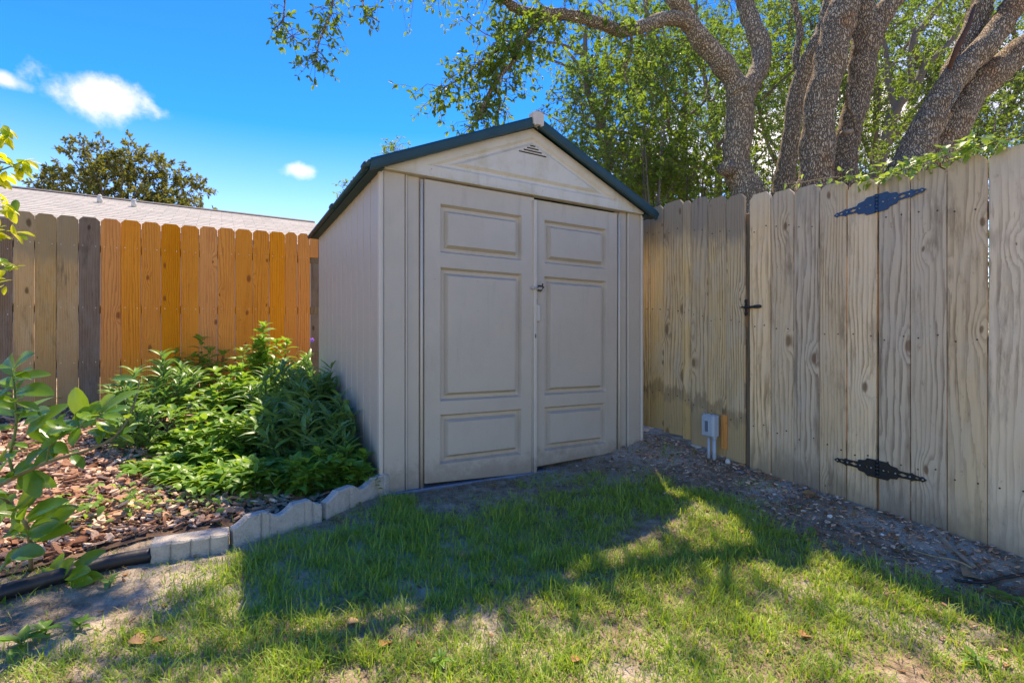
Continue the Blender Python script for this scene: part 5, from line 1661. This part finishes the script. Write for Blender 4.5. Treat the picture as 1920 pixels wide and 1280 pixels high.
# ------------------------------------------------------------------ vine along the fence top
vn = thing('fence_vine', 'green vine trailing along the top of the right-hand fence', 'vine', W(AF, bR(1700), zR(1700, 320)))
tops = [(1470, 348), (1500, 345), (1540, 338), (1580, 335), (1620, 340), (1660, 332), (1690, 322), (1720, 315), (1750, 306), (1780, 292), (1810, 282), (1840, 278), (1865, 270), (1900, 262), (1940, 250)]
vpts = []
for (x, y) in tops:
    b = bR(x); vpts.append(W(AF + .01, b, zR(x, y) + .01))
pp, rr_ = smooth_line(vpts, [.003] * len(vpts), 4)
mb = MB(); mb.tube(pp, rr_, 6, wob=.2); mb.build('stem', M['stem_brown'], vn, fix=False)
def dens(px):
    return np.interp(px, [1465, 1590, 1600, 1690, 1700, 1820, 1830, 1900, 1940], [.1, .15, .8, .9, 1, 1, .6, .35, .3])
cnt = 0
while cnt < 230:
    k = random.random() * (len(pp) - 1); i = int(k)
    p = pp[i].lerp(pp[min(i + 1, len(pp) - 1)], k - i)
    px = CX + F * p.x / p.y
    if random.random() > dens(px): continue
    cnt += 1
    off = W(random.uniform(-.075, .03), random.uniform(-.03, .03), random.uniform(-.045, .045))
    d = W(random.uniform(-1, .3), random.uniform(-.8, .8), random.uniform(-.8, .6))
    leaf_obj(vn, 'vine', p + off, d, (random.uniform(-.5, .5), random.uniform(-.8, .2), 1), random.uniform(.028, .052))

# ------------------------------------------------------------------ conduit box with two pipes
bx_px = 1345
b = bR(bx_px) ; z0 = zR(bx_px, 796)
ab = AF - .075
cbx = thing('junction_box', 'blue-grey plastic electrical box on two pipes against the fence foot', 'electrical box', W(ab, b, gz(ab, b)))
Yb = (W(ab, b)).y
hw = 15.5 / F * Yb
mb = MB(); mb.box(W(ab, b, z0), W(.030, 0), W(0, .052), (0, 0, .078), .008)
body = mb.build('body', M['pvc'], cbx)
mb = MB(); mb.box(W(ab - .033, b, z0 - .002), W(.005, 0), W(0, .046), (0, 0, .068), .004)
cov = mb.build('cover', M['pvc'], cbx)
mb = MB(); mb.box(W(ab - .0385, b + .001, z0 - .002), W(.0012, 0), W(0, .014), (0, 0, .038), .001)
mb.build('cover_window', M['pvc_dark'], cov)
mb = MB()
for s1, s2 in (((.016), .0015), ((-.016), .0015)):
    mb.box(W(ab - .040, b + .001 + s1, z0 - .002), W(.0025, 0), W(0, s2), (0, 0, .041), .0006)
for s1 in (.040, -.043):
    mb.box(W(ab - .040, b + .001, z0 + s1), W(.0025, 0), W(0, .0175), (0, 0, .0015), .0006)
mb.build('window_frame', M['pvc'], cov)
for k in range(4):
    mb = MB(); mb.tube([W(ab - .02, b + .036 - k * .024, z0 + .076), W(ab - .02, b + .036 - k * .024, z0 + .086)], .006, 8)
    mb.build('lug', M['pvc'], cbx)
for s, w in ((.012, .0125), (-.032, .0135)):
    mb = MB(); mb.tube([W(ab, b + s, gz(ab, b) - .06), W(ab + .002, b + s, z0 - .07)], w, 12)
    mb.build('pipe', M['pvc'], cbx)
mb = MB(); mb.tube([W(ab, b - .032, z0 - .092), W(ab, b - .032, z0 - .072)], .0175, 12)
mb.build('pipe_collar', M['pvc'], cbx)

# ------------------------------------------------------------------ scalloped concrete edging
def edging(label, p0, p1, flat, h=.125, th=.052, zoff=0.0, tilt=0.0):
    """p0,p1 world ground ends (left,right); scalloped in plan (flat) or standing with wavy top"""
    p0, p1 = Vector(p0), Vector(p1)
    d = (p1 - p0); L = Vector((d.x, d.y, 0)).length
    u = Vector((d.x, d.y, 0)).normalized(); nrm = Vector((u.y, -u.x, 0))     # towards the camera
    slope = d.z / L
    t = thing('edging_block', label, 'edging block', (p0 + p1) / 2, 'concrete edging blocks along the flower bed')
    N_ = 80
    def scal(t_):
        # two pairs of humps
        x = (t_ * 4) % 1
        return math.sqrt(max(0.0, 1 - (2 * x - 1) ** 2))
    mb = MB(); vs = []; fs = []
    prof = []
    for k in range(N_ + 1):
        tt = k / N_; s = tt * L
        e = min(s, L - s)
        if flat:
            top = h * .62; f_ = th * 1.15 + .014 * (scal(tt)); b_ = -th * .9
            g_ = 0
        else:
            x = (tt * 2) % 1
            hump = .5 - .5 * math.cos(2 * PI * x)
            flatc = min(1, hump * 1.5)
            top = h * (.74 + .28 * flatc) 
            f_ = th * .5
            gr = min(abs(x - .60), abs(x - .78)) * L / 2
            g_ = -.008 * max(0, 1 - gr / .008) + (.004 if .60 < x < .78 else 0)
            b_ = -th * .5
        ch = .007
        bot = -.07
        base = p0 + u * s + Vector((0, 0, slope * s))
        nz_ = .005 * mnoise.noise(base * 25)
        row = [(b_, bot), (b_, top - ch), (b_ + ch, top), (f_ - ch, top + nz_), (f_ + g_ + nz_, top - ch), (f_ + g_ + nz_, top * .5), (f_ + g_ + nz_, bot)]
        if e < .001: row = [(x_ * .93, z_ - (.004 if z_ > 0 else 0)) for x_, z_ in row]
        vs += [base + nrm * x_ + Vector((0, 0, z_ + zoff)) for x_, z_ in row]
    n = 7
    for k in range(N_):
        for i in range(n):
            j = (i + 1) % n
            fs.append((k * n + i, k * n + j, (k + 1) * n + j, (k + 1) * n + i))
    fs.append(tuple(range(n))); fs.append(tuple(range(N_ * n, N_ * n + n)))
    mb.add(vs, fs)
    mb.build('body', M['concrete'], t)
    return t
e0, e1, e2, e3 = G(283, 1054), G(434, 1030), G(605, 978), G(739, 922)
def jt(a, b, t): return a.lerp(b, t)
edging('flat-lying scalloped concrete edging block joined to the black tube', e0 + W(0, .05), jt(e0, e1, .97) + W(0, .05), True)
edging('upright wavy-topped concrete edging block in the middle of the row', e1 + W(0, .03), jt(e1, e2, .975) + W(0, .03), False)
edging('upright wavy-topped concrete edging block ending against the shed corner', jt(e2, e3, .02) + W(0, .03), e3 + W(0, .03), False)
# the black drain tube
pts = []
for (x, y) in ((-420, 1195), (-250, 1165), (-120, 1148), (-20, 1120), (60, 1096), (140, 1073), (220, 1051), (284, 1040)):
    g_ = G(x, y + 18); pts.append(g_ + W(0, .03, .030))
pp, rr_ = smooth_line(pts, [.029] * len(pts), 4)
mb = MB(); mb.tube(pp, rr_, 16)
tag(mb.build('drain_tube', M['rubber']), 'black plastic tube edging the mulch bed at lower left', 'tube')

# ------------------------------------------------------------------ litter, stones, sticks
def twisted(pts, r0, r1, name, mat, lab, cat, group=None):
    P_, R_ = smooth_line(pts, list(np.linspace(r0, r1, len(pts))), 4)
    mb = MB(); mb.tube(P_, R_, 7, wob=.25)
    return tag(mb.build(name, mat, fix=False), lab, cat, group)
def gl(px, py, dz=.012): return G(px, py) + Vector((0, 0, dz))
twisted([gl(1747, 1003, .05), gl(1775, 1028, .03), gl(1800, 1048, .02), gl(1828, 1068, .012)], .007, .010, 'stick', M['stick'], 'thick dry stick leaning down from under the fence at right', 'stick')
twisted([gl(1712, 1040, .02), gl(1750, 1050, .02), gl(1790, 1058, .02), gl(1822, 1070, .015)], .003, .005, 'stick', M['straw'], 'thin pale stick lying in front of the thick stick', 'stick')
twisted([gl(1790, 1092, .012), gl(1840, 1098, .014), gl(1885, 1088, .014), gl(1930, 1080, .012)], .006, .007, 'stick', M['rubber'], 'dark root-like stick at the right edge below the fence', 'stick')
twisted([gl(1205, 905, .01), gl(1235, 896, .02), gl(1275, 902, .01)], .0016, .0016, 'straw', M['straw'], 'thin pale straw on the bare sand before the right door', 'straw')
# timber under the fence
q0, q1 = G(1725, 1012), G(1875, 1050)
q0 = W(AF - .02, bR(1735), zR(1735, 1030)); q1 = W(AF - .02, bR(1885), zR(1885, 1062))
mb = MB(); ax = (q1 - q0) / 2
mb.box((q0 + q1) / 2 + Vector((0, 0, .015)), ax, W(.035, 0), (0, 0, .042), .012)
tag(mb.build('timber_offcut', M['timber'], rotz=R(120)), 'rotting timber offcut wedged under the right-hand fence', 'timber')
def rock(px, py, size, mat, lab, name='stone', cat='stone', flat=.6):
    p = G(px, py)
    bm = bmesh.new(); bmesh.ops.create_icosphere(bm, subdivisions=2, radius=1)
    for v in bm.verts:
        n_ = mnoise.noise(v.co * 1.3 + Vector((px, 0, 0)))
        v.co *= 1 + .35 * n_
        v.co = Vector((v.co.x * size[0], v.co.y * size[1], v.co.z * size[2]))
    me = bpy.data.meshes.new(name); bm.to_mesh(me); bm.free(); me.materials.append(mat)
    o = bpy.data.objects.new(name, me); put(o, None, p + Vector((0, 0, size[2] * .4)))
    o.rotation_euler.z = random.uniform(0, 3)
    return tag(o, lab, cat)
rock(1365, 868, (.018, .018, .022), M['stone'], 'white stone beside the two grey pipes')
rock(1305, 838, (.055, .022, .014), M['stone'], 'flat white rubble lump under the yellowed pickets')
rock(1556, 969, (.014, .012, .010), M['stone'], 'small tan pebble on the dirt below the gate')
rock(1653, 1003, (.011, .010, .008), M['stone'], 'small pale pebble on the dirt near the lower hinge')
rock(1452, 927, (.012, .012, .007), M['stone'], 'tiny pale pebble on the dirt below the gate planks')
rock(1388, 885, (.03, .018, .008), M['slab'], 'flat grey stone right of the pipes')
rock(1484, 1228, (.016, .014, .012), M['timber'], 'dark round nut in the lower right grass')
rock(448, 1058, (.030, .008, .004), M['stone'], 'white scrap on the soil in front of the edging')
def dead_leaf(px, py, L_, w_, lab, ang=0.0, mat='deadleaf'):
    p = G(px, py) + Vector((0, 0, .018))
    d = Vector((math.cos(ang), math.sin(ang), .12)).normalized()
    me = bpy.data.meshes.get('dead_leaf_mesh') or leaf_mesh('dead_leaf_mesh', (P_CIT, .35, .35, .3), M['deadleaf'], 5)
    o = bpy.data.objects.new('dead_leaf', me); put(o, None, p)
    y = d; x = y.cross(Vector((0, -.3, 1))).normalized(); z = x.cross(y)
    o.rotation_euler = Matrix((x, y, z)).transposed().to_euler(); o.scale = (w_ * L_ * 2, L_, L_)
    return tag(o, lab, 'leaf', 'dead leaves on the ground')
dead_leaf(1502, 930, .11, .8, 'large rust-coloured leaf under the gate planks', -.3)
dead_leaf(1700, 1000, .06, 1, 'orange dead leaf under the fence right of the lower hinge', .3)
dead_leaf(1420, 885, .05, 1, 'brown leaf at the foot of the first gate plank', .2)
dead_leaf(1310, 855, .05, 1, 'curled orange leaf left of the pipes', 1.2)
dead_leaf(1330, 872, .05, 1, 'rusty leaf lying before the pipes', .3)
dead_leaf(712, 1222, .055, .8, 'rusty brown leaf standing in the sunlit grass at lower centre', 1.2)
dead_leaf(650, 1178, .05, .8, 'tan leaf in the grass left of the rusty one', .8)
dead_leaf(855, 1046, .045, .8, 'pale brown leaf in the shaded grass before the left door', 0)
dead_leaf(912, 1100, .05, .8, 'brown leaf at the edge of the sunlit grass', .4)
dead_leaf(1805, 1085, .09, 1, 'broad tan leaf below the sticks', .1)
dead_leaf(1790, 1040, .05, 1, 'small tan leaf between the two sticks', -.5)
dead_leaf(915, 915, .06, .5, 'pale dead leaf by the left door sill', .1)
dead_leaf(240, 1213, .055, 1.1, 'pale fallen leaf on the sand at lower left', .6)
dead_leaf(282, 1216, .05, .8, 'orange-brown leaf on the sand at lower left', 1.1)
dead_leaf(1500, 1200, .05, .8, 'brown leaf in the shaded lower right grass', .4)
dead_leaf(1073, 1250, .05, .8, 'rusty curled leaf in the grass at bottom centre', .9)

# bark mulch
def chips(n, area, size, name, mat, lab, cat, zup=.006, test=None, flat=.5):
    a = rng.uniform(area[0], area[1], n); b = rng.uniform(area[2], area[3], n)
    ok = test(a, b) if test is not None else np.ones(n, bool)
    a, b = a[ok], b[ok]; n = len(a)
    k = 6
    an = (np.arange(k) / k * 2 * PI)[None] + rng.uniform(-.35, .35, (n, k))
    r = rng.uniform(.55, 1.0, (n, k))
    L_ = size[0] + (size[1] - size[0]) * rng.random(n) ** 2.0
    asp = rng.uniform(.2, .65, n)
    x = np.cos(an) * r * L_[:, None] * .5; y = np.sin(an) * r * (L_ * asp)[:, None] * .5
    th = L_ * rng.uniform(.06, .14, n)
    loc = np.concatenate([np.stack([x, y, np.zeros_like(x)], -1), np.stack([x * .93, y * .93, np.repeat(th[:, None], k, 1)], -1)], 1)
    # curvature across
    loc[..., 2] += (loc[..., 0] ** 2) * rng.uniform(-4, 7, n)[:, None]
    # random orientation: yaw and modest tilt
    yaw = rng.uniform(0, 2 * PI, n); tx = rng.normal(0, flat, n); ty = rng.normal(0, flat, n)
    def rotm(ax, ang):
        c, s = np.cos(ang), np.sin(ang); Rm = np.zeros((n, 3, 3)); Rm[:, ax, ax] = 1
        i, j = [q for q in range(3) if q != ax]
        Rm[:, i, i] = c; Rm[:, j, j] = c; Rm[:, i, j] = -s; Rm[:, j, i] = s
        return Rm
    Rm = rotm(2, yaw) @ rotm(0, tx) @ rotm(1, ty)
    loc = np.einsum('nij,nkj->nki', Rm, loc)
    pos = np.stack([CU * a - SU * b, SU * a + CU * b, ground_z(a, b) + zup + rng.uniform(0, .6, n) * L_ * .45], 1)
    V = (loc + pos[:, None]).reshape(-1, 3)
    top = np.arange(k) + k
    base = (np.arange(n) * 2 * k)[:, None]
    f6 = (top[None] + base)
    f6b = (np.arange(k)[::-1][None] + base)
    sd = np.array([[i, (i + 1) % k, (i + 1) % k + k, i + k] for i in range(k)])
    f4 = (sd[None] + base[:, :, None]).reshape(-1, 4)
    o = np_obj(name, V, [f6, f6b, f4], mat)
    return tag(o, lab, cat, kind='stuff')
chips(42000, (-2.6, .75, 2.5, 6.2), (.015, .105), 'bark_mulch', M['chip'], 'reddish bark mulch covering the flower bed', 'mulch', .012, lambda a, b: (b > bed_edge(a) + .045) & (rng.random(len(a)) < np.interp(b, [2.5, 3.6, 6.2], [1, .8, .35])), flat=.28)

def grass_mask(a, b):
    m = 1 - sst(a + .35 * (fnoise(a * 3 + 5, b * 3, 3) - .5), 2.40, 2.78)
    m = m * (1 - sst(b + .30 * sst(a, .9, 1.6) + .5 * (fnoise(a * 3.3, b * 3.3 + 8, 3) - .5), 2.72, 2.98))
    left = sst(a, .15, -.5) if False else 1 - sst(a, -.45, .35)
    patch_ = np.exp(-(((a + .5) / .36) ** 2 + ((b - 2.25) / .26) ** 2))
    m = m * (1 - .6 * patch_) * (1 - .2 * left)
    m = np.maximum(m, .30 * (a < 2.98) * (b < 2.9) * sst(fnoise(a * 4.1 + 30, b * 4.1 + 9, 2), .62, .70))
    m = m * np.where((a < .8), 1 - sst(b - (bed_edge(a) - .42), 0, .22) * .75, 1)
    pat = fnoise(a * 2.6 + 11, b * 2.6 + 4, 4)
    lo = .36 - .10 * sst(b, 2.0, 1.2)
    m = m * (.12 + .88 * sst(pat - lo, 0, .14)) * (.5 + .5 * sst(fnoise(a * 9, b * 9 + 3, 2), .35, .5))
    return np.clip(m, 0, 1)
# fallen leaf and straw litter
chips(15000, (-1.2, 3.05, .2, 3.6), (.006, .036), 'leaf_litter', M['deadleaf'], 'brown leaf crumbs scattered over the bare soil', 'litter', .002,
      lambda a, b: .75 * rng.random(len(a)) < np.clip(.10 + 1.0 * sst(a, 2.3, 2.9) + .55 * sst(b, 2.5, 2.9), 0, 1), flat=.25)
chips(9000, (2.2, 3.09, .3, 4.0), (.010, .045), 'bark_litter', M['chip'], 'dark bark bits along the foot of the right-hand fence', 'litter', .002,
      lambda a, b: rng.random(len(a)) < .25 + sst(a, 2.5, 3.0), flat=.3)
chips(1000, (-.6, 3.0, .4, 3.0), (.004, .012), 'pebbles', M['stone'], 'pale shell grit scattered over the bare soil', 'grit', .001,
      lambda a, b: rng.random(len(a)) < np.clip(.15 + sst(a, 2.1, 2.6) + sst(b, 2.4, 2.8), 0, 1) * .5, flat=.3)

# grass
def blades(n_tufts, per, area, hh, ww, name, mat, lab, maskf, spread=.028, flatness=.5, seg=3):
    a = rng.uniform(area[0], area[1], n_tufts); b = rng.uniform(area[2], area[3], n_tufts)
    mk = maskf(a, b)
    ok = rng.random(n_tufts) < mk
    a, b, mk = a[ok], b[ok], mk[ok]
    x = CU * a - SU * b; y = SU * a + CU * b
    n = len(a)
    hs = (.55 + .45 * mk) * rng.uniform(.7, 1.2, n)
    cnt = np.repeat(np.arange(n), per)
    N = len(cnt)
    off = rng.normal(0, spread, (N, 2))
    bx = x[cnt] + off[:, 0]; by = y[cnt] + off[:, 1]
    aa = CU * bx + SU * by; bb_ = -SU * bx + CU * by
    bzz = ground_z(aa, bb_) - .004
    H = hh[0] + (hh[1] - hh[0]) * rng.random(N) ** 1.3
    H = H * hs[cnt]
    Wd = rng.uniform(ww[0], ww[1], N)
    az = np.arctan2(off[:, 1], off[:, 0]) + rng.normal(0, .9, N)
    lean = np.abs(rng.normal(flatness, .35, N))
    dirx, diry = np.cos(az), np.sin(az)
    px_, py_ = -diry, dirx
    rows = []
    for k in range(seg + 1):
        t = k / seg
        ang = lean * (0.35 + 1.15 * t)
        # integrate approximately
        up = H * (t * np.cos(lean * (.35 + .6 * t)))
        out_ = H * (t * np.sin(lean * (.35 + .75 * t)))
        w = Wd * (1 - t) ** .6 * .5
        cx_, cy_, cz_ = bx + dirx * out_, by + diry * out_, bzz + up
        if k < seg:
            rows.append(np.stack([cx_ - px_ * w, cy_ - py_ * w, cz_], 1)); rows.append(np.stack([cx_ + px_ * w, cy_ + py_ * w, cz_], 1))
        else:
            rows.append(np.stack([cx_, cy_, cz_], 1))
    k = len(rows)
    V = np.stack(rows, 1).reshape(-1, 3)
    base = (np.arange(N) * k)[:, None]
    f4 = np.concatenate([np.array([[2 * i, 2 * i + 1, 2 * i + 3, 2 * i + 2]]) + base for i in range(seg - 1)], 0)
    f3 = np.array([[2 * seg - 2, 2 * seg - 1, 2 * seg]]) + base
    o = np_obj(name, V, [f4, f3], mat, smooth=True)
    return tag(o, lab, 'grass', kind='stuff')
vis = lambda a, b: grass_mask(a, b)
blades(19000, 13, (-1.6, 3.0, .35, 3.0), (.022, .066), (.0024, .0058), 'grass', M['grass'], 'patchy green lawn grass in the foreground', vis, .024, .75)
blades(2600, 5, (-1.6, 3.0, .35, 2.95), (.05, .11), (.003, .0062), 'tall_grass', M['grass'], 'longer grass blades standing over the lawn', vis, .02, .7)
blades(4200, 9, (-4.5, 3.0, -2.5, .6), (.03, .08), (.003, .006), 'near_grass', M['grass'], 'lawn grass nearest the camera', lambda a, b: grass_mask(a, b) * .9, .03, .6)
blades(12000, 6, (-1.6, 3.0, .35, 3.0), (.02, .075), (.0012, .0028), 'dry_grass', M['straw'], 'dry straw-coloured grass lying between the green tufts', lambda a, b: np.clip(.15 + .85 * (1 - sst(a, 2.5, 2.9)), 0, 1) * .8, .03, 1.45)
# small broad-leaved weeds
def weed(px, py, n, L_, lab, kind='broad'):
    g_ = G(px, py)
    t = thing('weed', lab, 'weed', g_, 'weeds in the lawn')
    for k in range(n):
        an = 2 * PI * k / n + random.uniform(-.3, .3)
        d = Vector((math.cos(an), math.sin(an), random.uniform(.3, .9)))
        leaf_obj(t, kind, g_ + Vector((0, 0, .01 + .02 * random.random())), d, (0, 0, 1), L_ * random.uniform(.7, 1.15))
    mb = MB(); mb.tube([g_, g_ + Vector((0, 0, .03))], .002, 5); mb.build('stem', M['stem_green'], t)
weed(1868, 1122, 8, .055, 'broad-leaved weed at the right edge below the fence')
weed(1905, 1135, 7, .06, 'weed at the very right edge of the picture')
weed(1780, 1125, 6, .045, 'weed on the dirt left of the right-edge weeds')
weed(825, 1250, 7, .045, 'clover-like weed in the grass at bottom centre')
weed(1520, 1005, 6, .05, 'weed at the lawn border below the gate')
weed(205, 1102, 6, .055, 'weed shoot in front of the black tube')
weed(672, 1130, 8, .04, 'weed rosette in the shaded grass at lower left centre')
weed(150, 1180, 8, .045, 'weed on the sand at lower left')
weed(40, 1215, 9, .07, 'leafy weed in the bottom left corner')
weed(85, 1195, 7, .06, 'weed just right of the bottom left corner')
weed(1830, 1245, 8, .045, 'weed in the grass at the bottom right')
weed(1700, 955 + 80, 3, .02, 'tiny seedling on the dirt under the fence')
weed(560, 1085, 6, .06, 'long-leaved weed in the lawn before the middle edging block', 'lance')
weed(700, 1060, 8, .06, 'long-leaved weed in the shaded lawn before the shed corner', 'lance')
weed(640, 1010, 7, .05, 'long-leaved weed on the lawn below the last edging block', 'lance')
